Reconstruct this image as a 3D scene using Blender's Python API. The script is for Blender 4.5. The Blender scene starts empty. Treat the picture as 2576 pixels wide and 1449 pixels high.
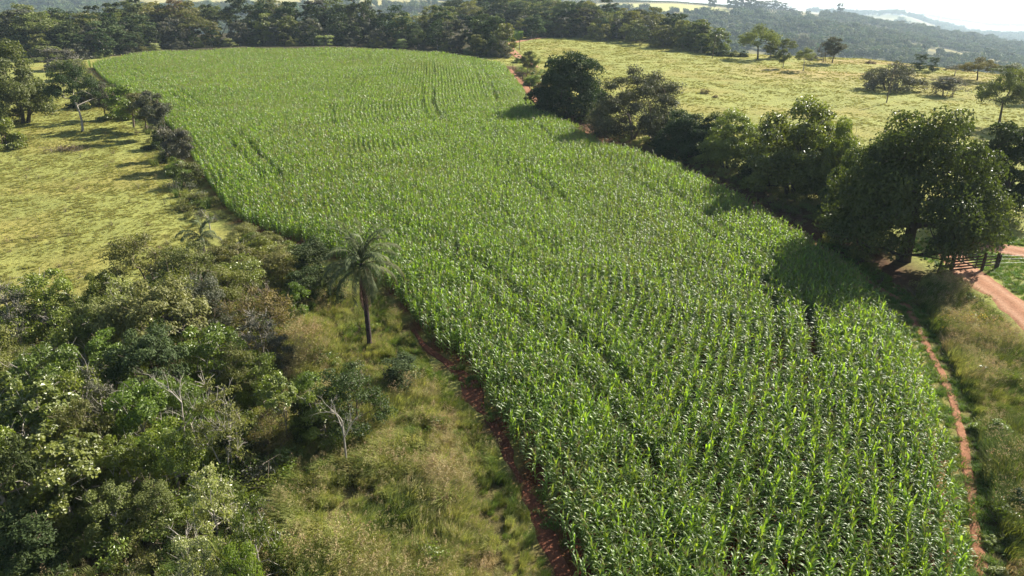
import bpy, math, random
import numpy as np
from mathutils import Vector, Matrix, Euler

random.seed(7)
RNG = np.random.default_rng(7)
scene = bpy.context.scene
COL = scene.collection

# ------------------------------------------------------------------ camera, light, exposure
CAMH = 22.0
PITCH = math.radians(22.0)
FPX = 1717.0          # focal length in units of the 2576 px wide measuring frame
cam_d = bpy.data.cameras.new('camera'); cam = bpy.data.objects.new('camera', cam_d); COL.objects.link(cam)
cam.location = (0, 0, CAMH); cam.rotation_euler = (math.radians(90) - PITCH, 0, 0)
cam_d.sensor_width = 36; cam_d.lens = FPX / 2576 * 36; cam_d.clip_start = 0.5; cam_d.clip_end = 20000
scene.camera = cam

SUN_EL = math.radians(34); SUN_AZ = math.radians(52)      # azimuth measured from +y towards +x
world = bpy.data.worlds.new('World'); scene.world = world; world.use_nodes = True
wn = world.node_tree; wn.nodes.clear()
sky = wn.nodes.new('ShaderNodeTexSky'); sky.sky_type = 'NISHITA'; sky.sun_disc = False
sky.sun_elevation = SUN_EL; sky.sun_rotation = SUN_AZ; sky.altitude = 600
sky.air_density = 1.0; sky.dust_density = 2.0; sky.ozone_density = 1.0
bg = wn.nodes.new('ShaderNodeBackground'); bg.inputs[1].default_value = 0.062
wo = wn.nodes.new('ShaderNodeOutputWorld')
wn.links.new(sky.outputs[0], bg.inputs[0]); wn.links.new(bg.outputs[0], wo.inputs[0])
sun_d = bpy.data.lights.new('sun', 'SUN'); sun_d.energy = 5.0; sun_d.angle = math.radians(0.55)
sun_d.color = (1.0, 0.94, 0.80)
sun = bpy.data.objects.new('sun', sun_d); COL.objects.link(sun)
sdir = Vector((math.cos(SUN_EL) * math.sin(SUN_AZ), math.cos(SUN_EL) * math.cos(SUN_AZ), math.sin(SUN_EL)))
sun.rotation_euler = sdir.to_track_quat('Z', 'Y').to_euler(); sun.location = (60, 90, 120)
scene.view_settings.view_transform = 'Standard'; scene.view_settings.look = 'None'
scene.view_settings.exposure = 1.45; scene.view_settings.gamma = 1.0
scene.view_settings.use_curve_mapping = False
scene.cycles.max_bounces = 7; scene.cycles.diffuse_bounces = 3; scene.cycles.glossy_bounces = 2
scene.cycles.transmission_bounces = 4; scene.cycles.volume_bounces = 1; scene.cycles.transparent_max_bounces = 8

# ------------------------------------------------------------------ terrain
U_T = np.array([-1.3, -.7, -.3, -.1, 0, .05, .1, .15, .22, .276, .35, .49, .63, .75, 1.0, 1.3])
YC_T = np.array([250, 262, 300, 335, 400, 400, 345, 300, 240, 219, 208, 198, 170, 152, 130, 120.])
Z1_U = np.array([-1.3, -.4, .11, .22, .33, .385, .46, .56, .62, .7, 1.0])
Z1_V = np.array([46, 42, 40, 37, 28, 21, 14, -2, -13, -26, -38.])
Z2_U = np.array([-1.3, .3, .46, .53, .573, .62, .75, 1.0])
Z2_V = np.array([70, 40, 16, 17, -17, -40, -62, -70.])
Z3_U = np.array([-1.3, .3, .5, .56, .65, .7, 1.0])
Z3_V = np.array([90, 40, 5, 1, -59, -62, -75.])

FS = 1.6      # how much farther the valley and its hills lie than first paced out
def softplus(t, w):
    return w * np.logaddexp(0, t / w)

def zg(x, y):
    x = np.asarray(x, dtype=float); y = np.asarray(y, dtype=float)
    u = np.clip(x / np.maximum(y, 30), -1.3, 1.3)
    yc = np.interp(u, U_T, YC_T)
    plane = lambda v: 0.05 * softplus(v - 20, 6.0)
    t = y - yc
    tp = np.maximum(t, 0)
    fall = np.where(tp < 50, 0.05 * tp - 0.0027 * tp ** 2, 0.05 * 50 - 0.0027 * 2500 - 0.22 * (tp - 50))
    zh = plane(np.minimum(y, yc)) + fall
    z1 = np.interp(u, Z1_U, Z1_V); z2 = np.interp(u, Z2_U, Z2_V); z3 = np.interp(u, Z3_U, Z3_V)
    fl = -24.0
    ks = [380, 550, 800, 1100, 1500, 2600, 3400, 5000, 9000]
    vs = [fl + 0 * z1, fl + (z1 - fl) * .42, fl + (z1 - fl) * .74, z1, z1 * .3 + z2 * .3 - 38, z2, z2 * .5 + z3 * .5 - 50, z3, z3 - 150]
    x0, y0_ = x, y; x = x / FS; y = y / FS
    F = np.full(np.broadcast(x, y).shape, fl)
    for i in range(len(ks) - 1):
        f = np.clip((y - ks[i]) / (ks[i + 1] - ks[i]), 0, 1)
        f = f * f * (3 - 2 * f) * .5 + f * .5
        m = (y >= ks[i])
        F = np.where(m, vs[i] * (1 - f) + vs[i + 1] * f, F)
    F = F + np.where(y > 420, (np.sin(x / 61 + 1) * np.sin(y / 83) * 3.0) * np.clip((y - 420) / 200, 0, 1), 0)
    x, y = x0, y0_; F = 22 + FS * (F - 22)
    k = 5.0
    z = k * np.logaddexp(np.clip(zh, -400, 400) / k, F / k)
    und = 0.22 * np.sin(x / 13.0 + .7) * np.sin(y / 17.0) + 0.12 * np.sin(x / 5.1 + y / 7.3)
    return z + und * np.clip((y - 5) / 30, 0, 1) * np.clip((400 - y) / 100, 0, 1)

SP, CP = math.sin(PITCH), math.cos(PITCH)
def at(px, py, h=0.0):
    """the point of the terrain (raised by h metres) on the sight line through a measured spot"""
    px = np.atleast_1d(np.asarray(px, float)); py = np.atleast_1d(np.asarray(py, float))
    X = (px - 1288) / FPX; v = (py - 724.5) / FPX
    dy = CP - v * SP; dz = -SP - v * CP
    lo = np.full(px.shape, 4.0); hi = np.full(px.shape, 9000.0); done = np.zeros(px.shape, bool)
    t = lo.copy(); step = 1.012
    for _ in range(620):
        p = t * step
        below = (CAMH + p * dz) < (zg(p * X, p * dy) + h)
        newly = below & ~done
        lo = np.where(newly, t, lo); hi = np.where(newly, p, hi)
        done |= below
        t = np.where(done, t, p)
        if done.all() or t.min() > 9000: break
    for _ in range(22):
        m = (lo + hi) / 2
        below = (CAMH + m * dz) < (zg(m * X, m * dy) + h)
        hi = np.where(below, m, hi); lo = np.where(below, lo, m)
    m = (lo + hi) / 2
    return np.stack([m * X, m * dy], -1)

def P(px, py, h=0.0):
    a = at(px, py, h)[0]
    return float(a[0]), float(a[1]), float(zg(a[0], a[1]))

def poly_at(pts, h=0.0):
    a = np.array(pts, float); return at(a[:, 0], a[:, 1], h)

def inpoly(x, y, poly):
    c = np.zeros(x.shape, bool); n = len(poly)
    for i in range(n):
        x1, y1 = poly[i]; x2, y2 = poly[(i + 1) % n]
        if y1 == y2: continue
        cond = ((y1 > y) != (y2 > y)) & (x < (x2 - x1) * (y - y1) / (y2 - y1) + x1)
        c ^= cond
    return c

def dist_polyline(x, y, pl):
    """distance, unit gradient to a polyline"""
    best = np.full(x.shape, 1e9); gx = np.zeros(x.shape); gy = np.zeros(x.shape)
    for i in range(len(pl) - 1):
        a = pl[i]; b = pl[i + 1]; d = b - a; L = (d ** 2).sum() + 1e-9
        t = np.clip(((x - a[0]) * d[0] + (y - a[1]) * d[1]) / L, 0, 1)
        ex = x - (a[0] + t * d[0]); ey = y - (a[1] + t * d[1]); r = np.hypot(ex, ey)
        m = r < best
        best = np.where(m, r, best); gx = np.where(m, ex / (r + 1e-9), gx); gy = np.where(m, ey / (r + 1e-9), gy)
    return best, gx, gy

def smooth_pl(pl, n=3):
    pl = np.array(pl, float)
    for _ in range(n):
        q = [pl[0]]
        for a, b in zip(pl[:-1], pl[1:]):
            q += [a * .75 + b * .25, a * .25 + b * .75]
        q.append(pl[-1]); pl = np.array(q)
    return pl

def vnoise(x, y, s, seed=0):
    """smooth value noise 0..1"""
    x = np.asarray(x) / s + seed * 17.3; y = np.asarray(y) / s - seed * 9.1
    xi = np.floor(x); yi = np.floor(y); fx = x - xi; fy = y - yi
    fx = fx * fx * (3 - 2 * fx); fy = fy * fy * (3 - 2 * fy)
    def h(a, b):
        v = np.sin(a * 127.1 + b * 311.7 + seed * 3.7) * 43758.5453; return v - np.floor(v)
    return (h(xi, yi) * (1 - fx) + h(xi + 1, yi) * fx) * (1 - fy) + (h(xi, yi + 1) * (1 - fx) + h(xi + 1, yi + 1) * fx) * fy

# ------------------------------------------------------------------ regions (read off the photograph, laid on the terrain)
LB = smooth_pl(poly_at([(1470, 1560), (1432, 1449), (1395, 1340), (1340, 1230), (1275, 1110), (1220, 1010), (1165, 930), (1085, 880), (1030, 800),
                        (985, 745), (930, 700), (820, 645), (690, 600), (600, 565), (540, 500), (500, 430), (450, 350),
                        (390, 290), (330, 248), (280, 220), (245, 190), (222, 160)]), 2)
TB = smooth_pl(poly_at([(222, 156), (300, 140), (380, 130), (500, 124), (700, 120), (850, 119), (1000, 124), (1130, 135), (1268, 155)], 1.8), 1)
RB = smooth_pl(poly_at([(1268, 157), (1292, 185), (1318, 215), (1338, 245), (1375, 276), (1440, 300), (1480, 322), (1510, 345), (1600, 370), (1720, 410),
                        (1800, 450), (1900, 495), (1990, 555), (2060, 595), (2130, 640), (2190, 690), (2225, 740), (2275, 790),
                        (2312, 860), (2342, 930), (2372, 1020), (2402, 1110), (2422, 1200), (2442, 1300), (2455, 1449), (2462, 1560)], 1.8), 2)
RB = RB[::-1]
FIELD = np.concatenate([LB, TB, RB[::-1]])
near_front = np.array([[RB[0][0], 8.0], [LB[0][0], 8.0]])
FIELD = np.concatenate([LB, TB, RB[::-1], near_front])

LPAST = poly_at([(-500, 900), (-500, 330), (-60, 330), (60, 250), (215, 235), (300, 300), (400, 370), (455, 450), (500, 570), (560, 640), (300, 720), (-20, 740)])
SCRUB = poly_at([(-700, 2300), (-700, 760), (60, 790), (240, 760), (420, 720), (520, 660), (600, 620), (800, 690), (850, 760), (770, 800), (735, 930), (735, 1050), (720, 1230), (640, 1449), (560, 2300)])
TALLG = poly_at([(560, 2300), (640, 1449), (700, 1250), (700, 1050), (700, 900), (760, 780), (850, 750), (960, 745), (1010, 800), (1060, 880), (1110, 960),
                 (1170, 1030), (1225, 1110), (1290, 1230), (1340, 1340), (1375, 1449), (1400, 2300)])
RROUGH = poly_at([(2300, 760), (2330, 700), (2390, 700), (2430, 745), (2500, 800), (2576, 880), (2900, 1250), (2900, 2300), (2500, 2300), (2480, 1449), (2455, 1300), (2425, 1150), (2395, 1040), (2350, 900)])
RPAST = np.array([(-14, 235), (-4, 280), (0, 300), (60, 300), (200, 300), (200, 0), (60, 20), (44, 48), (40, 60), (36, 75), (34, 90), (22, 108), (10, 140), (2, 175), (-4, 200)], float)

ROAD1 = smooth_pl(poly_at([(2760, 960), (2640, 850), (2560, 775), (2490, 725), (2440, 690), (2405, 660), (2388, 630), (2400, 605)]), 2)
ROAD2 = smooth_pl(poly_at([(2390, 598), (2450, 612), (2500, 622), (2576, 636), (2760, 660)]), 2)
ROAD3 = smooth_pl(np.concatenate([poly_at([(2400, 600), (2330, 590), (2250, 600)]), RB[::-1][20:60:6][::-1] * 0 + np.array([[38, 62.]]) * 0 + poly_at([(2250, 600)] * 7)])[:3], 1)
ROADF = smooth_pl(poly_at([(1345, 170), (1318, 152), (1300, 140), (1285, 126), (1277, 117), (1281, 111), (1300, 105), (1330, 100), (1352, 97), (1372, 94)]), 2)
def offset_pl(pl, d):
    t = np.gradient(pl, axis=0); t /= np.linalg.norm(t, axis=1)[:, None] + 1e-9
    return pl + np.stack([t[:, 1], -t[:, 0]], -1) * d
LSTRIP = offset_pl(LB[LB[:, 1] < 45], -0.3)
_rn = poly_at([(2500, 1560), (2474, 1449), (2455, 1340), (2440, 1240), (2430, 1150), (2408, 1050), (2375, 950), (2335, 880), (2305, 815), (2283, 765)])
RTRACK = smooth_pl(np.concatenate([_rn, offset_pl(RB, 1.5)[RB[:, 1] > _rn[-1][1] + 3]]), 1)

# ------------------------------------------------------------------ materials
def new_mat(name):
    m = bpy.data.materials.new(name); m.use_nodes = True
    nt = m.node_tree; nt.nodes.clear()
    return m, nt, nt.nodes, nt.links

def leaf_mat(name, c1, c2, trans=0.3, rough=0.45, spec=0.5, vary=0.35, hue=0.03, tcol=None):
    m, nt, N, L = new_mat(name)
    at_ = N.new('ShaderNodeAttribute'); at_.attribute_name = 'tint'
    mix = N.new('ShaderNodeMix'); mix.data_type = 'RGBA'
    mix.inputs[6].default_value = (*c1, 1); mix.inputs[7].default_value = (*c2, 1)
    L.new(at_.outputs['Fac'], mix.inputs[0])
    oi = N.new('ShaderNodeObjectInfo')
    hsv = N.new('ShaderNodeHueSaturation')
    mr = N.new('ShaderNodeMapRange'); mr.inputs[3].default_value = 1 - vary; mr.inputs[4].default_value = 1 + vary
    L.new(oi.outputs['Random'], mr.inputs[0]); L.new(mr.outputs[0], hsv.inputs['Value'])
    wn_ = N.new('ShaderNodeTexWhiteNoise'); wn_.noise_dimensions = '1D'; L.new(oi.outputs['Random'], wn_.inputs['W'])
    mr2 = N.new('ShaderNodeMapRange'); mr2.inputs[3].default_value = .5 - hue; mr2.inputs[4].default_value = .5 + hue
    L.new(wn_.outputs['Value'], mr2.inputs[0]); L.new(mr2.outputs[0], hsv.inputs['Hue'])
    L.new(mix.outputs[2], hsv.inputs['Color'])
    pb = N.new('ShaderNodeBsdfPrincipled'); pb.inputs['Roughness'].default_value = rough
    pb.inputs['Specular IOR Level'].default_value = spec
    L.new(hsv.outputs[0], pb.inputs['Base Color'])
    tr = N.new('ShaderNodeBsdfTranslucent')
    mt = N.new('ShaderNodeMix'); mt.data_type = 'RGBA'; mt.blend_type = 'MULTIPLY'; mt.inputs[0].default_value = 1
    mt.inputs[7].default_value = (*(tcol or (1.7, 1.9, .7)), 1)
    L.new(hsv.outputs[0], mt.inputs[6]); L.new(mt.outputs[2], tr.inputs['Color'])
    ms = N.new('ShaderNodeMixShader'); ms.inputs[0].default_value = trans
    L.new(pb.outputs[0], ms.inputs[1]); L.new(tr.outputs[0], ms.inputs[2])
    out = N.new('ShaderNodeOutputMaterial'); L.new(ms.outputs[0], out.inputs[0])
    return m

def noise_mat(name, c1, c2, scale=3.0, rough=0.9, detail=6, bump=0.0, spec=0.2, stretch=(1, 1, 1)):
    m, nt, N, L = new_mat(name)
    tc = N.new('ShaderNodeTexCoord'); mp = N.new('ShaderNodeMapping'); mp.inputs['Scale'].default_value = stretch
    L.new(tc.outputs['Object'], mp.inputs[0])
    nz = N.new('ShaderNodeTexNoise'); nz.inputs['Scale'].default_value = scale; nz.inputs['Detail'].default_value = detail
    nz.inputs['Roughness'].default_value = .65
    L.new(mp.outputs[0], nz.inputs['Vector'])
    cr = N.new('ShaderNodeValToRGB'); cr.color_ramp.elements[0].position = .3; cr.color_ramp.elements[1].position = .7
    cr.color_ramp.elements[0].color = (*c1, 1); cr.color_ramp.elements[1].color = (*c2, 1)
    L.new(nz.outputs['Fac'], cr.inputs[0])
    pb = N.new('ShaderNodeBsdfPrincipled'); pb.inputs['Roughness'].default_value = rough
    pb.inputs['Specular IOR Level'].default_value = spec
    L.new(cr.outputs[0], pb.inputs['Base Color'])
    if bump:
        b = N.new('ShaderNodeBump'); b.inputs['Strength'].default_value = bump; b.inputs['Distance'].default_value = .1
        L.new(nz.outputs['Fac'], b.inputs['Height']); L.new(b.outputs[0], pb.inputs['Normal'])
    out = N.new('ShaderNodeOutputMaterial'); L.new(pb.outputs[0], out.inputs[0])
    return m

M = {}
M['corn'] = leaf_mat('corn_leaf', (.072, .128, .019), (.155, .23, .044), trans=.47, rough=.43, spec=.72, vary=.3, hue=.012, tcol=(2.0, 2.0, .48))
M['corn_pale'] = leaf_mat('corn_leaf_pale', (.085, .145, .024), (.17, .245, .055), trans=.46, rough=.43, spec=.65, vary=.25, hue=.015, tcol=(2.0, 1.8, .5))
M['broad_dark'] = leaf_mat('broad_leaf_dark', (0.027, 0.045, 0.015), (0.062, 0.085, 0.025), trans=.18, rough=.6, spec=.2, vary=.2)
M['belt'] = leaf_mat('belt_leaf', (.032, .05, .014), (.075, .098, .028), trans=.25, rough=.5, spec=.3, vary=.12)
M['broad'] = leaf_mat('broad_leaf', (0.077, 0.103, 0.018), (0.202, 0.241, 0.041), trans=.3, rough=.4, spec=.6, vary=.3, hue=.018)
M['olive'] = leaf_mat('olive_leaf', (0.091, 0.099, 0.028), (0.189, 0.189, 0.054), trans=.25, rough=.55, spec=.35, vary=.25)
M['grey'] = leaf_mat('grey_leaf', (0.069, 0.071, 0.048), (0.127, 0.121, 0.086), trans=.18, rough=.6, spec=.3, vary=.25)
M['grey_dark'] = leaf_mat('grey_brown_leaf', (.045, .045, .026), (.10, .095, .055), trans=.2, rough=.6, spec=.3, vary=.1)
M['bright'] = leaf_mat('bright_leaf', (.10, .125, .02), (.20, .23, .045), trans=.35, rough=.42, spec=.5, vary=.2)
M['pale'] = leaf_mat('pale_leaf', (0.138, 0.172, 0.057), (0.345, 0.368, 0.172), trans=.3, rough=.38, spec=.6, vary=.15)
M['rust'] = leaf_mat('rust_leaf', (0.115, 0.081, 0.034), (0.218, 0.161, 0.057), trans=.25, rough=.6, spec=.3, vary=.2)
M['far'] = leaf_mat('far_leaf', (.045, .072, .026), (.11, .135, .05), trans=.12, rough=.7, spec=.2, vary=.35, hue=.04)
M['palm'] = leaf_mat('palm_leaf', (.06, .075, .03), (.14, .155, .07), trans=.25, rough=.6, spec=.2, vary=.15)
M['palm_dead'] = leaf_mat('dry_palm_leaf', (.10, .055, .045), (.19, .12, .09), trans=.1, rough=.7, spec=.2, vary=.1)
M['tallg_green'] = leaf_mat('green_grass_blade', (0.056, 0.094, 0.022), (0.200, 0.237, 0.062), trans=.35, rough=.75, spec=.08, vary=.25, tcol=(1.4, 1.4, .6))
M['tallg_tan'] = leaf_mat('tan_grass_blade', (0.220, 0.187, 0.088), (0.462, 0.396, 0.209), trans=.35, rough=.75, spec=.08, vary=.2, tcol=(1.2, 1.1, .7))
M['tallg'] = leaf_mat('tall_grass_blade', (0.159, 0.189, 0.055), (0.366, 0.360, 0.134), trans=.4, rough=.75, spec=.08, vary=.28, hue=.02, tcol=(1.4, 1.4, .7))
M['plume'] = leaf_mat('grass_plume', (.28, .22, .11), (.42, .35, .18), trans=.3, rough=.7, spec=.2, vary=.15, tcol=(1.2, 1.1, .8))
M['pastg'] = leaf_mat('pasture_blade', (.21, .22, .06), (.31, .30, .095), trans=.35, rough=.65, spec=.2, vary=.22, hue=.015, tcol=(1.4, 1.3, .6))
M['greeng'] = leaf_mat('green_blade', (.07, .13, .02), (.17, .24, .05), trans=.3, rough=.55, spec=.3, vary=.2, tcol=(1.4, 1.5, .6))
M['yellow'] = leaf_mat('yellow_flower', (.45, .28, .02), (.6, .42, .04), trans=.2, rough=.6, spec=.2, vary=.1, tcol=(1, 1, .5))
M['bark_dark'] = noise_mat('dark_bark', (.035, .028, .022), (.10, .08, .06), 6, stretch=(3, 3, .6), bump=.5)
M['bark_pale'] = noise_mat('pale_bark', (.22, .19, .16), (.42, .38, .33), 5, stretch=(3, 3, .8), bump=.3)
M['bark_mid'] = noise_mat('brown_bark', (.10, .075, .055), (.22, .17, .13), 5, stretch=(3, 3, .7), bump=.4)
M['bark_palm'] = noise_mat('palm_bark', (.025, .018, .02), (.085, .06, .06), 9, stretch=(1, 1, 4), bump=.8)
M['wood'] = noise_mat('weathered_wood', (.035, .022, .018), (.085, .055, .042), 8, stretch=(4, 4, .5), bump=.3)
M['wire'] = noise_mat('wire_steel', (.4, .4, .4), (.6, .6, .6), 3, rough=.4, spec=.6)
M['earth'] = noise_mat('termite_earth', (.16, .07, .04), (.30, .14, .08), 4, bump=.6)

def dirt_mat(name, c1, c2, c3):
    m, nt, N, L = new_mat(name)
    tc = N.new('ShaderNodeTexCoord')
    n1 = N.new('ShaderNodeTexNoise'); n1.inputs['Scale'].default_value = .6; n1.inputs['Detail'].default_value = 8; n1.inputs['Roughness'].default_value = .7
    n2 = N.new('ShaderNodeTexNoise'); n2.inputs['Scale'].default_value = 6; n2.inputs['Detail'].default_value = 8; n2.inputs['Roughness'].default_value = .75
    L.new(tc.outputs['Object'], n1.inputs['Vector']); L.new(tc.outputs['Object'], n2.inputs['Vector'])
    at_ = N.new('ShaderNodeAttribute'); at_.attribute_name = 'tint'
    m1 = N.new('ShaderNodeMix'); m1.data_type = 'RGBA'; m1.inputs[6].default_value = (*c1, 1); m1.inputs[7].default_value = (*c2, 1)
    cr = N.new('ShaderNodeValToRGB'); cr.color_ramp.elements[0].position = .35; cr.color_ramp.elements[1].position = .65
    L.new(n1.outputs['Fac'], cr.inputs[0]); L.new(cr.outputs[0], m1.inputs[0])
    m2 = N.new('ShaderNodeMix'); m2.data_type = 'RGBA'; m2.inputs[7].default_value = (*c3, 1)
    L.new(m1.outputs[2], m2.inputs[6]); L.new(at_.outputs['Fac'], m2.inputs[0])
    m3 = N.new('ShaderNodeMix'); m3.data_type = 'RGBA'; m3.blend_type = 'MULTIPLY'; m3.inputs[0].default_value = .8
    cr2 = N.new('ShaderNodeValToRGB'); cr2.color_ramp.elements[0].position = .3; cr2.color_ramp.elements[1].position = .7
    cr2.color_ramp.elements[0].color = (.5, .5, .5, 1); cr2.color_ramp.elements[1].color = (1.2, 1.2, 1.2, 1)
    L.new(n2.outputs['Fac'], cr2.inputs[0]); L.new(cr2.outputs[0], m3.inputs[7]); L.new(m2.outputs[2], m3.inputs[6])
    pb = N.new('ShaderNodeBsdfPrincipled'); pb.inputs['Roughness'].default_value = .95; pb.inputs['Specular IOR Level'].default_value = .15
    L.new(m3.outputs[2], pb.inputs['Base Color'])
    b = N.new('ShaderNodeBump'); b.inputs['Strength'].default_value = .7; b.inputs['Distance'].default_value = .12
    L.new(n2.outputs['Fac'], b.inputs['Height']); L.new(b.outputs[0], pb.inputs['Normal'])
    out = N.new('ShaderNodeOutputMaterial'); L.new(pb.outputs[0], out.inputs[0])
    return m
M['dirt'] = dirt_mat('red_dirt', (.25, .11, .055), (.36, .175, .10), (.42, .24, .15))
M['soil'] = dirt_mat('tilled_soil', (.12, .042, .024), (.22, .085, .048), (.25, .10, .06))

# ------------------------------------------------------------------ mesh helpers
class Buf:
    def __init__(s): s.v = []; s.f = []; s.n = []; s.m = []; s.t = []; s.k = 0
    def add(s, v, f, mat=0, tint=0.0):
        v = np.asarray(v, np.float32).reshape(-1, 3); f = np.asarray(f, np.int64)
        s.v.append(v); s.f.append((f + s.k).ravel()); s.n.append(np.full(len(f), f.shape[1], np.int32))
        s.m.append(np.full(len(f), mat, np.int32))
        s.t.append(np.broadcast_to(np.asarray(tint, np.float32), (len(v),)).copy()); s.k += len(v)
    def mesh(s, name, mats, smooth=True):
        me = bpy.data.meshes.new(name)
        if not s.v: return me
        v = np.concatenate(s.v); f = np.concatenate(s.f); n = np.concatenate(s.n)
        me.vertices.add(len(v)); me.vertices.foreach_set('co', v.ravel())
        me.loops.add(len(f)); me.loops.foreach_set('vertex_index', f.astype(np.int32))
        me.polygons.add(len(n)); st = np.concatenate([[0], np.cumsum(n)[:-1]]).astype(np.int32)
        me.polygons.foreach_set('loop_start', st)
        me.polygons.foreach_set('material_index', np.concatenate(s.m))
        me.polygons.foreach_set('use_smooth', np.full(len(n), smooth))
        me.update(calc_edges=True)
        a = me.attributes.new('tint', 'FLOAT', 'POINT'); a.data.foreach_set('value', np.concatenate(s.t))
        for m_ in mats: me.materials.append(m_)
        return me

def add_obj(name, me, parent=None, loc=None, kind=None, label=None, cat=None, group=None):
    o = bpy.data.objects.new(name, me); COL.objects.link(o)
    if parent is not None: o.parent = parent
    if loc is not None: o.location = loc
    if kind: o['kind'] = kind
    if label: o['label'] = label
    if cat: o['category'] = cat
    if group: o['group'] = group
    return o

def tube(buf, pts, radii, sides=5, mat=0, tint=.5, cap=True):
    pts = np.asarray(pts, float); radii = np.asarray(radii, float)
    t = np.gradient(pts, axis=0); t /= np.linalg.norm(t, axis=1)[:, None] + 1e-9
    ref = np.array([0.31, 0.17, .93]) if abs(t[0][2]) < .9 else np.array([1, .1, 0.])
    a = np.cross(t, ref); a /= np.linalg.norm(a, axis=1)[:, None] + 1e-9
    b = np.cross(t, a)
    ang = np.linspace(0, 2 * np.pi, sides, endpoint=False)
    ring = pts[:, None] + radii[:, None, None] * (a[:, None] * np.cos(ang)[None, :, None] + b[:, None] * np.sin(ang)[None, :, None])
    n = len(pts); v = ring.reshape(-1, 3)
    i = np.arange(n - 1)[:, None] * sides; j = np.arange(sides)[None]; j2 = (j + 1) % sides
    f = np.stack([i + j, i + j2, i + sides + j2, i + sides + j], -1).reshape(-1, 4)
    buf.add(v, f, mat, tint)
    if cap:
        if sides == 4: buf.add(ring[-1], [[0, 1, 2, 3]], mat, tint)
        else: buf.add(ring[-1], [list(range(sides))], mat, tint)

def leaves(buf, c, nrm, size, aspect=.55, mat=0, tint=.5, rng=RNG, droop=None):
    n = len(c)
    nrm = nrm / (np.linalg.norm(nrm, axis=1)[:, None] + 1e-9)
    r = rng.normal(size=(n, 3))
    if droop is not None: r = r * .6 + droop
    a = r - (r * nrm).sum(1)[:, None] * nrm; a /= np.linalg.norm(a, axis=1)[:, None] + 1e-9
    b = np.cross(nrm, a)
    s = size[:, None] * .5
    v0 = c - a * s; v2 = c + a * s - nrm * s * .25
    w = aspect
    v1 = c + b * s * w + nrm * s * .18; v3 = c - b * s * w + nrm * s * .18
    v = np.stack([v0, v1, v2, v3], 1).reshape(-1, 3)
    f = np.arange(n * 4).reshape(n, 4)
    buf.add(v, f, mat, np.repeat(np.broadcast_to(tint, (n,)), 4))

def curve_pts(a, b, rng, wob=.08, n=5, sag=0.0):
    a = np.array(a, float); b = np.array(b, float); L = np.linalg.norm(b - a)
    t = np.linspace(0, 1, n)[:, None]
    off = rng.normal(size=3) * wob * L
    p = a * (1 - t) + b * t + np.sin(np.pi * t) * off
    p[:, 2] += sag * L * np.sin(np.pi * t[:, 0])
    return p

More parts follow.
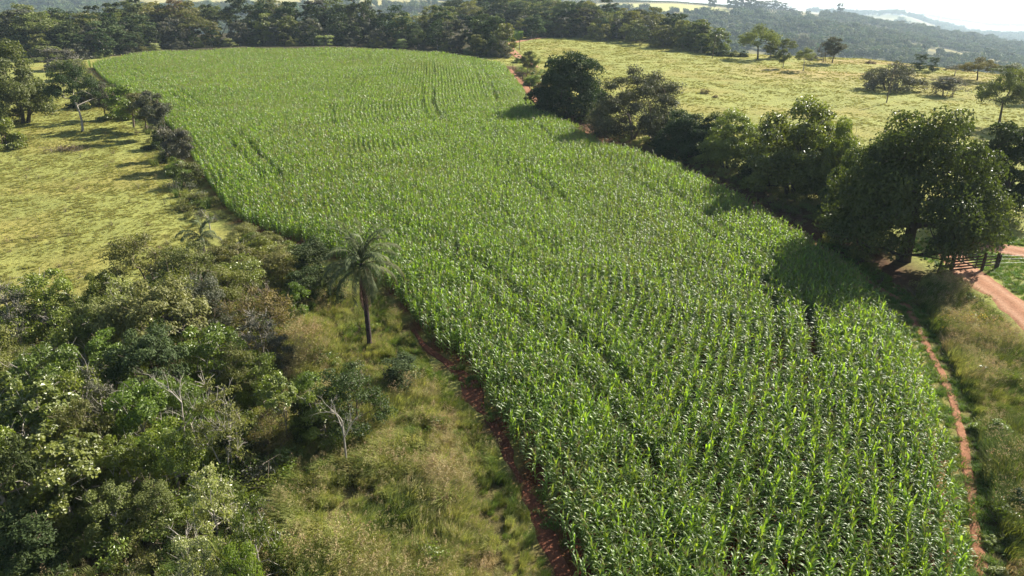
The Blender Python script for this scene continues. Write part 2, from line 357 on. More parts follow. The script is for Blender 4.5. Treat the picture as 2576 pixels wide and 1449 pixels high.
def make_tree(name, seed, H, W, leafmat, barkmat, nclump=26, nleaf=12000, leaf=.25, base=.3, crown='round',
              dense=.8, trunk_r=.25, stems=1, clump=.2, twigs=0, aspect=.55, side_low=0.0, leaf_up=.4, shell=.35, lean=0.0):
    """a tree's two meshes (trunk with its limbs; crown of leaves): foot at the origin"""
    rng = np.random.default_rng(seed)
    c0 = base * H; ch = H - c0
    C = []
    tries = 0
    while len(C) < nclump and tries < 6000:
        tries += 1
        d = rng.normal(size=3); d /= np.linalg.norm(d)
        r = rng.uniform(.35, 1) ** .5
        if crown == 'round': p = np.array([d[0] * W / 2, d[1] * W / 2, d[2] * ch / 2]) * r * (1 - clump * .8); p[2] += c0 + ch / 2
        elif crown == 'dome':
            d[2] = abs(d[2]) * 1.0 - .12; p = np.array([d[0] * W / 2, d[1] * W / 2, d[2] * ch]) * r * (1 - clump * .7); p[2] += c0
        elif crown == 'flat':
            a = rng.uniform(0, 6.283); q = rng.uniform(0, 1) ** .5 * (1 - clump * .7)
            p = np.array([math.cos(a) * q * W / 2, math.sin(a) * q * W / 2, c0 + ch * (.80 - .45 * q * q + rng.uniform(-.22, .1))])
        elif crown == 'column':
            a = rng.uniform(0, 6.283); zf = rng.uniform(0, 1); q = (rng.uniform(.3, 1)) * (1 - clump * .8) * (1 - .35 * abs(2 * zf - .9))
            p = np.array([math.cos(a) * q * W / 2, math.sin(a) * q * W / 2, c0 + ch * (.06 + .84 * zf)])
        if len(C) and min(np.linalg.norm((p - c_) / W) for c_ in C) < .62 * (1.0 / nclump ** .45) * (1.25 - tries / 6000): continue
        C.append(p)
    C = np.array(C)
    R = W * clump * rng.uniform(.65, 1.25, len(C))
    # limbs
    tb = Buf()
    leanv = np.array([rng.normal() * lean, rng.normal() * lean, 0]) * H
    nodes = []; parent = []; paths = []
    for s in range(stems):
        o = np.array([0, 0, 0.]) if stems == 1 else np.array([rng.normal() * .05 * W, rng.normal() * .05 * W, 0])
        top = o + leanv + np.array([rng.normal() * .03 * H, rng.normal() * .03 * H, 0]) * (1 if stems == 1 else 3) + np.array([0, 0, c0 + ch * .22])
        p = curve_pts(o - np.array([0, 0, .3]), top, rng, .04, 6)
        paths.append(p)
        for i, q in enumerate(p):
            if i >= (2 if stems > 1 else 3): nodes.append((q, s, i))
    order = np.argsort(np.linalg.norm(C - np.array([0, 0, c0]), axis=1))
    segs = []; nd = [n_[0] for n_ in nodes]; npar = [-1] * len(nd); cnt = [0] * len(nd)
    for k in order:
        tgt = C[k] - np.array([0, 0, R[k] * .3])
        dd = [np.linalg.norm(tgt - q) + (0 if tgt[2] > q[2] else 2.5 * (q[2] - tgt[2])) + .0 * i for i, q in enumerate(nd)]
        j = int(np.argmin(dd))
        mid = curve_pts(nd[j], tgt, rng, .07, 5, sag=.05)
        segs.append((j, len(nd) + 1, mid)); nd.append(mid[2]); npar.append(j); cnt.append(0)
        nd.append(tgt); npar.append(len(nd) - 2); cnt.append(1)
    for i in range(len(nd) - 1, -1, -1):
        if npar[i] >= 0: cnt[npar[i]] += cnt[i]
    tot = max(1, sum(cnt[i] for i in range(len(nodes))))
    sr = trunk_r / (stems ** .5)
    for p in paths:
        tube(tb, p, np.linspace(sr * 1.25, sr * .62, len(p)) * np.array([1.15] + [1] * (len(p) - 1)), 7)
    for j, e, mid in segs:
        r0 = sr * .95 * max(.12, (cnt[e - 1] / tot) ** .45); r0 = min(r0, sr * .7)
        tube(tb, mid, np.linspace(r0, max(r0 * .35, .012), len(mid)), 5, cap=False)
    for k in range(twigs):
        c = rng.integers(len(C)); a = C[c]
        d = rng.normal(size=3); d[2] = abs(d[2]) * .9 + .2; d /= np.linalg.norm(d)
        p = curve_pts(a, a + d * R[c] * rng.uniform(.9, 1.7), rng, .1, 4)
        tube(tb, p, np.linspace(.022, .008, 4) * (H / 7) ** .5, 3, cap=False)
    # leaves
    lb = Buf()
    w = R ** 2; w /= w.sum()
    ci = rng.choice(len(C), nleaf, p=w)
    d = rng.normal(size=(nleaf, 3)); d /= np.linalg.norm(d, axis=1)[:, None]
    d[:, 2] = np.where((d[:, 2] < -.25) & (rng.random(nleaf) < .75), -d[:, 2], d[:, 2])
    rr = rng.uniform(0, 1, nleaf) ** shell
    # lumpy shell: every clump gets its own sprays
    spray = rng.normal(size=(len(C), 7, 3)); spray /= np.linalg.norm(spray, axis=2)[:, :, None]
    dots = (spray[ci] * d[:, None, :]).sum(2).max(1)
    rad = R[ci] * rr * (.62 + .55 * np.clip(dots, 0, 1) ** 4)
    sq = np.array([1, 1, .75])
    pos = C[ci] + d * rad[:, None] * sq
    ctr = np.array([0, 0, c0 + ch * .45])
    outw = (pos - ctr); outw /= np.linalg.norm(outw, axis=1)[:, None] + 1e-6
    nrm = d * .45 + outw * .35 + rng.normal(size=(nleaf, 3)) * .55 + np.array([0, 0, leaf_up])
    keep = rng.random(nleaf) < dense + (1 - dense) * np.clip(dots, 0, 1)
    tclump = rng.uniform(0, 1, len(C))
    tint = np.clip(tclump[ci] * .45 + rng.uniform(0, .55, nleaf), 0, 1)
    keep &= pos[:, 2] > .1
    sz = leaf * rng.uniform(.6, 1.35, nleaf)
    leaves(lb, pos[keep], nrm[keep], sz[keep], aspect, 0, tint[keep], rng)
    tm = tb.mesh(name + '_trunk', [barkmat]); lm = lb.mesh(name + '_crown', [leafmat], smooth=False)
    return dict(t=tm, l=lm, H=H, W=W)

def place_tree(name, p, loc, H=None, W=None, rot=None, label=None, cat='tree', group=None, lm=None):
    x, y, z = loc
    e = add_obj(name, None, loc=(x, y, z - .05), label=label, cat=cat, group=group)
    e.empty_display_size = .5
    sh = (H or p['H']) / p['H']; sw = (W or (p['W'] * sh)) / p['W']
    e.scale = (sw, sw, sh); e.rotation_euler = (0, 0, random.uniform(0, 6.28) if rot is None else rot)
    add_obj('trunk', p['t'], e); c = add_obj('crown', p['l'], e)
    if lm:
        c.material_slots[0].link = 'OBJECT'; c.material_slots[0].material = lm
    return e

def scatter(name, x, y, protos, scale, label, cat, mat=None, rotz=None, tilt=0.06, group=None, idx=None, rng=RNG, zoff=-.02):
    """one object of uncountable stuff: its points carry instances of a few meshes"""
    n = len(x)
    me = bpy.data.meshes.new(name)
    me.vertices.add(n)
    co = np.stack([x, y, zg(x, y) + zoff], -1).astype(np.float32)
    me.vertices.foreach_set('co', co.ravel())
    rot = np.stack([rng.normal(0, tilt, n), rng.normal(0, tilt, n), rng.uniform(0, 6.283, n) if rotz is None else rotz], -1).astype(np.float32)
    a = me.attributes.new('rot', 'FLOAT_VECTOR', 'POINT'); a.data.foreach_set('vector', rot.ravel())
    a = me.attributes.new('scl', 'FLOAT', 'POINT'); a.data.foreach_set('value', np.broadcast_to(scale, (n,)).astype(np.float32))
    a = me.attributes.new('pick', 'INT', 'POINT'); a.data.foreach_set('value', (rng.integers(0, len(protos), n) if idx is None else idx).astype(np.int32))
    o = add_obj(name, me, kind='stuff', label=label, cat=cat, group=group)
    ng = bpy.data.node_groups.new(name + '_nodes', 'GeometryNodeTree')
    ng.interface.new_socket('Geometry', in_out='INPUT', socket_type='NodeSocketGeometry')
    ng.interface.new_socket('Geometry', in_out='OUTPUT', socket_type='NodeSocketGeometry')
    N = ng.nodes; L = ng.links
    gi = N.new('NodeGroupInput'); go = N.new('NodeGroupOutput'); jn = N.new('GeometryNodeJoinGeometry')
    def attr(nm, ty):
        q = N.new('GeometryNodeInputNamedAttribute'); q.data_type = ty; q.inputs[0].default_value = nm; return q
    ar = attr('rot', 'FLOAT_VECTOR'); as_ = attr('scl', 'FLOAT'); ap = attr('pick', 'INT')
    for k, pm in enumerate(protos):
        po = pm if isinstance(pm, bpy.types.Object) else proto_obj(pm)
        oi = N.new('GeometryNodeObjectInfo'); oi.inputs[0].default_value = po; oi.transform_space = 'ORIGINAL'
        oi.inputs[1].default_value = True
        cmp_ = N.new('FunctionNodeCompare'); cmp_.data_type = 'INT'; cmp_.operation = 'EQUAL'; 
        cmp_.inputs[3].default_value = k; L.new(ap.outputs[0], cmp_.inputs[2])
        ip = N.new('GeometryNodeInstanceOnPoints')
        L.new(gi.outputs[0], ip.inputs['Points']); L.new(cmp_.outputs[0], ip.inputs['Selection'])
        L.new(oi.outputs['Geometry'], ip.inputs['Instance']); L.new(ar.outputs[0], ip.inputs['Rotation']); L.new(as_.outputs[0], ip.inputs['Scale'])
        L.new(ip.outputs[0], jn.inputs[0])
    L.new(jn.outputs[0], go.inputs[0])
    md = o.modifiers.new('scatter', 'NODES'); md.node_group = ng
    return o

_po = {}
def proto_obj(me):
    if me.name not in _po: _po[me.name] = bpy.data.objects.new(me.name + '_source', me)
    return _po[me.name]

# ------------------------------------------------------------------ ground sheet
def growing(start, end, step, fac):
    v = [start]; s = step
    while v[-1] < end: s *= fac; v.append(v[-1] + s)
    return v
gxp = growing(140, 9500, 1.5, 1.06)
gx = np.array(sorted([-q for q in gxp] + list(np.arange(-138.5, 139, 1.5)) + gxp))
gy = np.array([-400, -250, -150, -90, -60, -40] + list(np.arange(-25, 320, 1.5)) + growing(320, 11500, 1.5, 1.05))
GX, GY = np.meshgrid(gx, gy)
GZ = zg(GX, GY)
def mixc(a, b, t): return a * (1 - t[..., None]) + b * t[..., None]
def sstep(a, b, x):
    t = np.clip((x - a) / (b - a), 0, 1); return t * t * (3 - 2 * t)
def rgb(*c): return np.broadcast_to(np.array(c, float), GX.shape + (3,))
colr = rgb(.245, .265, .09).copy()
pn = vnoise(GX, GY, 9, 1) * .6 + vnoise(GX, GY, 3.1, 2) * .4
colr = mixc(colr, rgb(.26, .245, .085), sstep(.45, .75, pn))
U_ = GX / np.maximum(GY, 30)
f = inpoly(GX, GY, FIELD).astype(float)
colr = mixc(colr, rgb(.13, .05, .03), f)
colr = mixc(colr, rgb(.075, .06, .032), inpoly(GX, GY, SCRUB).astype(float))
colr = mixc(colr, rgb(.12, .105, .05), inpoly(GX, GY, TALLG).astype(float))
colr = mixc(colr, rgb(.11, .10, .045), inpoly(GX, GY, RROUGH).astype(float))
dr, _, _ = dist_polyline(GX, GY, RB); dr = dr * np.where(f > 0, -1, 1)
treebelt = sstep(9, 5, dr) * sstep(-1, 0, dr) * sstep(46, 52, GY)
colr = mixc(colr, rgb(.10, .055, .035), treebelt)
# crest of the right pasture: dry tan grass
dry = sstep(.25, .4, U_) * sstep(150, 185, GY) * sstep(330, 260, GY) * sstep(.35, .6, vnoise(GX, GY, 14, 5))
colr = mixc(colr, rgb(.32, .24, .12), dry * .8)
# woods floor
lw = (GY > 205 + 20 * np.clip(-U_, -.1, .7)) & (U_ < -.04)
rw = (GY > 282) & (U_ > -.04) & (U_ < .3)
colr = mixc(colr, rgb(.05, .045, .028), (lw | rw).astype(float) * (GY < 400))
# far valley and hills
far = sstep(330, 380, GY)
GX, GY, GX0, GY0 = GX / FS, GY / FS, GX, GY
fr = vnoise(GX, GY, 55, 3) * .6 + vnoise(GX, GY, 23, 4) * .4
farc = mixc(rgb(.05, .06, .03), rgb(.20, .18, .08), sstep(.6, .72, fr))
field2 = sstep(800, 815, GY - 60 * U_) * sstep(960, 945, GY) * sstep(.02, .04, U_) * sstep(.30, .28, U_)
farc = mixc(farc, rgb(.36, .37, .16), field2)
plant = sstep(955, 965, GY) * sstep(.02, .04, U_) * sstep(.42, .40, U_) * sstep(1250, 1200, GY)
farc = mixc(farc, rgb(.20, .18, .11), plant)
left2 = sstep(850, 870, GY) * sstep(-.05, -.07, U_) * sstep(.5, .55, vnoise(GX, GY, 120, 8))
farc = mixc(farc, rgb(.34, .31, .15), left2)
vf = sstep(1400, 1600, GY); vn = vnoise(GX, GY, 240, 6)
farc = mixc(farc, mixc(rgb(.12, .13, .07), rgb(.30, .27, .17), sstep(.4, .55, vn)), vf)
colr = mixc(colr, farc, far)
GX, GY = GX0, GY0
def ground_mat():
    m, nt, N, L = new_mat('ground_cover')
    at_ = N.new('ShaderNodeAttribute'); at_.attribute_name = 'cover'
    geo = N.new('ShaderNodeNewGeometry')
    prev = at_.outputs['Color']
    for sc_, lo, hi in ((.35, .82, 1.15), (2.2, .78, 1.18), (11, .7, 1.25)):
        nz = N.new('ShaderNodeTexNoise'); nz.inputs['Scale'].default_value = sc_; nz.inputs['Detail'].default_value = 7; nz.inputs['Roughness'].default_value = .7
        L.new(geo.outputs['Position'], nz.inputs['Vector'])
        cr = N.new('ShaderNodeValToRGB'); cr.color_ramp.elements[0].position = .35; cr.color_ramp.elements[1].position = .65
        cr.color_ramp.elements[0].color = (lo, lo, lo * .95, 1); cr.color_ramp.elements[1].color = (hi, hi * .98, hi * .9, 1)
        L.new(nz.outputs['Fac'], cr.inputs[0])
        mx = N.new('ShaderNodeMix'); mx.data_type = 'RGBA'; mx.blend_type = 'MULTIPLY'; mx.inputs[0].default_value = 1
        L.new(prev, mx.inputs[6]); L.new(cr.outputs[0], mx.inputs[7]); prev = mx.outputs[2]
    pb = N.new('ShaderNodeBsdfPrincipled'); pb.inputs['Roughness'].default_value = .95; pb.inputs['Specular IOR Level'].default_value = .1
    L.new(prev, pb.inputs['Base Color'])
    b = N.new('ShaderNodeBump'); b.inputs['Strength'].default_value = .6; b.inputs['Distance'].default_value = .25
    L.new(nz.outputs['Fac'], b.inputs['Height']); L.new(b.outputs[0], pb.inputs['Normal'])
    out = N.new('ShaderNodeOutputMaterial'); L.new(pb.outputs[0], out.inputs[0])
    return m
nyy, nxx = GX.shape
ii = (np.arange(nyy - 1)[:, None] * nxx + np.arange(nxx - 1)[None])
gf = np.stack([ii, ii + 1, ii + nxx + 1, ii + nxx], -1).reshape(-1, 4)
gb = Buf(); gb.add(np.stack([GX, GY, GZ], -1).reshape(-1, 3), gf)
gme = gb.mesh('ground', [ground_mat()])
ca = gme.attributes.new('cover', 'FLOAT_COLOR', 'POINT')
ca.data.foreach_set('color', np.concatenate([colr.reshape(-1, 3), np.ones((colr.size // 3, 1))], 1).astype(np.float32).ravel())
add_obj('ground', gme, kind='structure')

def resample(pl, step):
    d = np.concatenate([[0], np.cumsum(np.linalg.norm(np.diff(pl, axis=0), axis=1))])
    n = max(2, int(d[-1] / step)); s = np.linspace(0, d[-1], n)
    return np.stack([np.interp(s, d, pl[:, 0]), np.interp(s, d, pl[:, 1])], -1)

def ribbon(name, pl, width, mat, lift=.045, step=.5, cols=9, ruts=True, rag=.25, kind='structure', seed=0):
    pl = resample(pl, step); t = np.gradient(pl, axis=0); t /= np.linalg.norm(t, axis=1)[:, None] + 1e-9
    nrm = np.stack([t[:, 1], -t[:, 0]], -1)
    w = np.broadcast_to(width, (len(pl),)) if np.ndim(width) == 0 else np.interp(np.linspace(0, 1, len(pl)), np.linspace(0, 1, len(width)), width)
    r = np.random.default_rng(seed)
    e1 = 1 + rag * (np.convolve(r.normal(size=len(pl) + 6), np.ones(4) / 3, 'same')[3:-3]); e2 = 1 + rag * (np.convolve(r.normal(size=len(pl) + 6), np.ones(4) / 3, 'same')[3:-3])
    s = np.linspace(-1, 1, cols)
    off = np.where(s[None] < 0, s[None] * e1[:, None], s[None] * e2[:, None]) * w[:, None] / 2
    X = pl[:, 0:1] + nrm[:, 0:1] * off; Y = pl[:, 1:2] + nrm[:, 1:2] * off
    prof = lift - .10 * np.abs(s) ** 8 + (-.03 * np.exp(-((np.abs(s) - .45) / .15) ** 2) if ruts else 0)
    Z = zg(X, Y) + prof[None]
    b = Buf(); i = np.arange(len(pl) - 1)[:, None] * cols + np.arange(cols - 1)[None]
    tint = np.broadcast_to((np.exp(-((np.abs(s) - .45) / .2) ** 2) if ruts else s * 0), X.shape)
    b.add(np.stack([X, Y, Z], -1).reshape(-1, 3), np.stack([i, i + cols, i + cols + 1, i + 1], -1).reshape(-1, 4), 0, tint.reshape(-1))
    return add_obj(name, b.mesh(name, [mat]), kind=kind)

ribbon('dirt_road', ROAD1, 3.0, M['dirt'], seed=1, rag=.15)
ribbon('dirt_road', ROAD2, 3.4, M['dirt'], lift=.06, seed=2, rag=.15)
ribbon('dirt_road', ROADF, 2.6, M['dirt'], lift=.16, seed=3, rag=.08)
ribbon('soil_strip', LSTRIP, [1.0, .85, .9, .7, .7, 1.5, .8, .5, .3], M['soil'], seed=4, ruts=False, rag=.5)
nr = RTRACK[(RTRACK[:, 1] < 300)]
ribbon('dirt_path', nr, [.55, .6, .6, 1.1, 1.4, 1.6, 1.6, 1.4], M['dirt'], seed=5, ruts=False, lift=.055, rag=.3)

# ------------------------------------------------------------------ corn
def corn_mesh(seed, hgt=2.1, nl=12, simple=False, mat='corn'):
    rng = np.random.default_rng(seed); b = Buf()
    tube(b, [(0, 0, -.05), (.01, 0, hgt * .5), (rng.normal() * .04, rng.normal() * .04, hgt * .95)], [.018, .014, .006], 4, 0, .9)
    a0 = rng.uniform(0, 3.14)
    ns = 5 if simple else 6
    for k in range(nl):
        zf = .12 + .80 * k / (nl - 1)
        az = a0 + (k % 2) * math.pi + rng.normal() * .35
        Lf = (.55 + .45 * math.sin(math.pi * min(1, zf * 1.05))) * rng.uniform(.8, 1.1) * .76
        wd = .042 * rng.uniform(.85, 1.15)
        el = math.radians(rng.uniform(48, 68)) if zf < .8 else math.radians(rng.uniform(62, 82))
        bend = rng.uniform(1.5, 2.6) if zf < .85 else rng.uniform(.4, 1.6)
        p = np.array([0, 0, hgt * zf]); pts = [p.copy()]; e = el
        for s in range(ns):
            p = p + np.array([math.cos(e) * math.cos(az), math.cos(e) * math.sin(az), math.sin(e)]) * Lf / ns
            pts.append(p.copy()); e -= bend / ns * (.5 + s / ns)
            az += rng.normal() * .05
        pts = np.array(pts)
        side = np.array([-math.sin(az), math.cos(az), 0])
        tw = rng.normal() * .35
        w = wd * np.array([.55, .95, 1, .92, .7, .42, .04])[:ns + 1] if ns == 6 else wd * np.array([.6, 1, 1, .8, .45, .04])
        v = []
        for q, ww in zip(pts, w):
            up = np.array([0, 0, 1.])
            sd = side * math.cos(tw) + up * math.sin(tw)
            v += [q - sd * ww + up * ww * .35, q, q + sd * ww + up * ww * .35]
        v = np.array(v); i = np.arange(ns)[:, None] * 3 + np.array([[0, 1]])
        f = np.stack([i, i + 1, i + 4, i + 3], -1).reshape(-1, 4)
        tt = np.tile([.25, 1.0, .25], ns + 1) * .6 + rng.uniform(0, .4)
        b.add(v, f, 0, np.clip(tt, 0, 1))
    if seed % 3 == 0:
        for k in range(5):
            d = np.array([rng.normal() * .12, rng.normal() * .12, .25])
            tube(b, [(0, 0, hgt * .93), tuple(np.array([0, 0, hgt * .95]) + d)], [.008, .004], 3, 1, .4, cap=False)
    return b.mesh('corn_plant', [M[mat], M['plume']], smooth=True)
CORN = [corn_mesh(100 + i, hgt=2.0 + .08 * (i % 3)) for i in range(6)] + [corn_mesh(120 + i, hgt=1.9, mat='corn_pale') for i in range(2)]

xmin, ymin = FIELD.min(0); xmax, ymax = FIELD.max(0)
cell = .315
cx = np.arange(xmin, xmax, cell); cy = np.arange(max(14.0, ymin), ymax, cell)
X, Y = np.meshgrid(cx, cy); X = (X + RNG.uniform(-.5, .5, X.shape) * cell).ravel(); Y = (Y + RNG.uniform(-.5, .5, Y.shape) * cell).ravel()
vis = np.abs(X) < (Y * .92 + 8) * .80 + 4
X, Y = X[vis], Y[vis]
k = inpoly(X, Y, FIELD); X, Y = X[k], Y[k]
dR, gRx, gRy = dist_polyline(X, Y, RB); dL, gLx, gLy = dist_polyline(X, Y, LB)
useR = dR < dL * 1.9
phi = np.where(useR, dR, dL); gx_ = np.where(useR, gRx, gLx); gy_ = np.where(useR, gRy, gLy)
ROW = .66
kk = np.maximum(np.round(phi / ROW), 0); sh = phi - kk * ROW - ROW * .5 + RNG.normal(0, .03, len(X))
keep = np.ones(len(X), bool)
X2 = X - gx_ * sh * .97; Y2 = Y - gy_ * sh * .97
# wheel lines, gaps and thin patches
wheel = np.zeros(len(X), bool)
wheel |= useR & ((kk == 9) | (kk == 12)) & (vnoise(X, Y, 8, 11) > .33)
wheel |= useR & ((kk == 27) | (kk == 30)) & (vnoise(X, Y, 10, 12) > .45)
wheel |= ~useR & ((kk == 8) | (kk == 11)) & (vnoise(X, Y, 9, 13) > .4)
wheel |= ((kk == 50) | (kk == 53)) & (vnoise(X, Y, 10, 14) > .5)
keep &= ~(wheel & (RNG.random(len(X)) < .85))
keep &= ~((vnoise(X, Y, 1.7, 21) > .93) & (RNG.random(len(X)) < .85))
keep &= RNG.random(len(X)) < .95
bare = poly_at([(1090, 890), (1150, 900), (1200, 960), (1215, 1010), (1185, 1005), (1120, 960)])
bare2 = poly_at([(1290, 1090), (1400, 1180), (1500, 1250), (1430, 1240), (1330, 1180)])
keep &= ~(inpoly(X2, Y2, bare) & (RNG.random(len(X)) < .72)); keep &= ~(inpoly(X2, Y2, bare2) & (RNG.random(len(X)) < .5))
hs = (.75 + .18 * vnoise(X2, Y2, 5, 31) + .16 * vnoise(X2, Y2, 17, 32)) * RNG.uniform(.85, 1.1, len(X))
edge = np.minimum(dR, dL); hs *= np.where(edge < 1.2, .9, 1)
X2, Y2, hs = X2[keep], Y2[keep], hs[keep]
k = inpoly(X2, Y2, FIELD); X2, Y2, hs = X2[k], Y2[k], hs[k]
depth = Y2 * CP + (CAMH - zg(X2, Y2)) * SP
sx = 1288 + FPX * X2 / depth; sy = 724.5 + FPX * ((CAMH - zg(X2, Y2)) * CP - Y2 * SP) / depth
inframe = (sx > 0) & (sx < 2576) & (sy > 0) & (sy < 1449)
ordr = np.argsort(np.where(inframe, depth, 1e9)); nearest = ordr[:300]
rest = np.ones(len(X2), bool); rest[nearest] = False
for j in nearest:
    o = add_obj('corn_plant', random.choice(CORN), loc=(X2[j], Y2[j], float(zg(X2[j], Y2[j])) - .02),
                label='green corn plant in the nearest rows of the cornfield', cat='corn plant', group='corn plants in the nearest rows')
    o.scale = (hs[j],) * 3; o.rotation_euler = (random.gauss(0, .05), random.gauss(0, .05), random.uniform(0, 6.28))
scatter('corn_field', X2[rest], Y2[rest], CORN, hs[rest], 'dense green corn crop covering the whole sloping field', 'corn crop', tilt=.06, idx=np.where(vnoise(X2[rest], Y2[rest], 11, 33) * .6 + RNG.random(int(rest.sum())) * .4 > .62, RNG.integers(6, 8, int(rest.sum())), RNG.integers(0, 6, int(rest.sum()))))
print('corn', rest.sum())

# ------------------------------------------------------------------ grasses
def tuft_mesh(name, seed, n, h, rad, mats, wdt=.012, bend=.6, plume=0, wind=(-.3, 0), loose=.6):
    rng = np.random.default_rng(seed); b = Buf()
    a = rng.uniform(0, 6.283, n); r = rad * np.sqrt(rng.random(n)) * .6
    base = np.stack([r * np.cos(a), r * np.sin(a), np.zeros(n) - .03], -1)
    a2 = a + rng.normal(0, loose, n); hh = h * rng.uniform(.55, 1.1, n)
    out = np.stack([np.cos(a2), np.sin(a2), 0 * a2], -1) * (bend * rng.uniform(.2, 1.1, n) * hh)[:, None] + np.array([wind[0], wind[1], 0]) * (hh * .5)[:, None]
    side = np.stack([-np.sin(a2), np.cos(a2), 0 * a2], -1) * wdt
    p0 = base; p1 = base + out * .3 + np.array([0, 0, 1]) * (hh * .62)[:, None]; p2 = base + out * .95 + np.array([0, 0, 1]) * (hh * .88)[:, None]
    if bend > .8: p2[:, 2] -= hh * .25
    v = np.stack([p0 - side, p0 + side, p1 - side * .8, p1 + side * .8, p2], 1).reshape(-1, 3)
    i = np.arange(n)[:, None] * 5
    tint = np.repeat(rng.uniform(0, 1, n), 5)
    b.add(v, np.concatenate([i + 0, i + 1, i + 3, i + 2], 1), 0, tint)
    k0 = b.k
    # tips share the vertices of the blades
    vv = np.concatenate([v.reshape(n, 5, 3)[:, 2:5].reshape(-1, 3)]); j = np.arange(n)[:, None] * 3
    b.add(vv, np.concatenate([j, j + 1, j + 2], 1), 0, np.repeat(rng.uniform(0, 1, n), 3))
    if plume:
        m = plume; a = rng.uniform(0, 6.283, m)
        top = np.stack([np.cos(a) * h * .35 * rng.random(m), np.sin(a) * h * .35 * rng.random(m), h * rng.uniform(.95, 1.35, m)], -1) + np.array([wind[0], wind[1], 0]) * h * .5
        for q in top:
            c = q + rng.normal(0, .06, (10, 3)) * np.array([1, 1, 1.8])
            leaves(b, c, rng.normal(size=(10, 3)), rng.uniform(.06, .13, 10), .22, 1, rng.uniform(0, 1, 10), rng)
    return b.mesh(name, mats, smooth=False)

TALL = [tuft_mesh('tall_grass', 200 + i, 120, 1.0 + .15 * (i % 3), .75, [M[('tallg', 'tallg', 'tallg_green', 'tallg_green', 'tallg_tan', 'tallg')[i]], M['plume']], (.010, .010, .013, .012, .008, .015)[i], (.45, .7, .55)[i % 3], (3, 8, 0, 2, 12, 0)[i], wind=(-.75, .1), loose=2.0) for i in range(6)]
PASTT = [tuft_mesh('pasture_tuft', 230 + i, 46, .24, .42, [M['pastg'], M['plume']], .022, 1.0) for i in range(4)]
GREENT = [tuft_mesh('green_tuft', 240 + i, 60, .34, .38, [M['greeng'], M['plume']], .014, .8) for i in range(3)]
def bush_mesh(name, seed, n, r, leaf, mats, asp=.5, twig=10):
    rng = np.random.default_rng(seed); b = Buf()
    nc = 7; c = rng.normal(size=(nc, 3)) * np.array([.45, .45, .25]) * r + np.array([0, 0, r * .5]); c[:, 2] = np.abs(c[:, 2])
    ci = rng.integers(0, nc, n); d = rng.normal(size=(n, 3)); d /= np.linalg.norm(d, axis=1)[:, None]; d[:, 2] = np.abs(d[:, 2]) - .2
    pos = c[ci] + d * (r * .5 * rng.random(n) ** .4)[:, None]; pos[:, 2] = np.maximum(pos[:, 2], .02)
    tin = np.clip(rng.random(nc)[ci] * .5 + rng.random(n) * .5, 0, 1)
    leaves(b, pos, d + rng.normal(size=(n, 3)) * .6 + np.array([0, 0, .4]), leaf * rng.uniform(.6, 1.4, n), asp, 0, tin, rng)
    for k in range(twig):
        e = c[k % nc] + rng.normal(size=3) * r * .4; e[2] = abs(e[2]) + .1
        tube(b, curve_pts((0, 0, -.05), e, rng, .1, 4), np.linspace(.02, .006, 4) * (r / .8) ** .5, 3, 1, .5, cap=False)
    return b.mesh(name, mats, smooth=False)
UNDER = [bush_mesh('undergrowth_bush', 260 + i, 420, .85, .13, [M[('broad', 'olive', 'broad', 'bright', 'grey')[i]], M['bark_mid']]) for i in range(5)]
DRYB = [bush_mesh('weed', 270 + i, 160, .5, .08, [M[('olive', 'rust')[i]], M['bark_mid']], .3, 14) for i in range(2)]

def rand_in(poly, dens, rng=RNG, ylim=None):
    a, b_ = poly.min(0), poly.max(0)
    if ylim: a = np.array([a[0], max(a[1], ylim[0])]); b_ = np.array([b_[0], min(b_[1], ylim[1])])
    n = int((b_[0] - a[0]) * (b_[1] - a[1]) * dens)
    x = rng.uniform(a[0], b_[0], n); y = rng.uniform(a[1], b_[1], n)
    k = inpoly(x, y, poly) & (np.abs(x) < (y * .95 + 10) * .8 + 5); return x[k], y[k]
def lie(x, y): return (vnoise(x, y, 4.5, 48) * 4 + vnoise(x, y, 1.7, 49) * 2 + RNG.normal(0, .5, len(x))).astype(float)
def grass_pick(x, y, d):
    g = vnoise(x, y, 2.6, 44) * .6 + vnoise(x, y, 1.0, 46) * .25 + RNG.random(len(x)) * .3; g = np.where(d < 2.5, g * .5 + .05, g)
    return np.where(g < .40, 2 + RNG.integers(0, 2, len(x)), np.where(g < .78, RNG.choice([0, 1, 5], len(x)), 4))
def off_roads(x, y, marg=0.0):
    k = np.ones(len(x), bool)
    for pl, w in ((ROAD1, 1.45), (ROAD2, 1.6), (ROADF, 1.8), (RTRACK, .3)):
        d, _, _ = dist_polyline(x, y, pl); k &= d > w + marg
    return k

x, y = rand_in(TALLG, 8, ylim=(14, 90)); d, _, _ = dist_polyline(x, y, LB); k = (d > .35 + .75 * vnoise(x, y, 1.3, 40)) & ~inpoly(x, y, FIELD)
x, y, d = x[k], y[k], d[k]
lump = vnoise(x, y, 3.2, 41)
sc = (.35 + .8 * lump ** 1.4 + .2 * vnoise(x, y, 1.1, 45)) * RNG.uniform(.75, 1.2, len(x)) * np.where(d < 3, .8, 1)
scatter('tall_grass', x, y, TALL, sc, 'tall feathery pale green grass between the scrub and the cornfield', 'grass', rotz=lie(x, y), idx=grass_pick(x, y, d))
x, y = rand_in(RROUGH, 9, ylim=(12, 70)); k = off_roads(x, y, .75); x, y = x[k], y[k]
scatter('tall_grass', x, y, TALL, (.3 + .95 * vnoise(x, y, 3.0, 43) ** 1.3) * RNG.uniform(.8, 1.2, len(x)), 'tall feathery grass between the field path and the dirt road', 'grass', rotz=lie(x, y), idx=np.where(vnoise(x, y, 3.0, 58) + RNG.normal(0, .12, len(x)) < .42, RNG.choice([2, 3], len(x)), np.where(RNG.random(len(x)) < .86, RNG.choice([0, 1], len(x)), 4)))
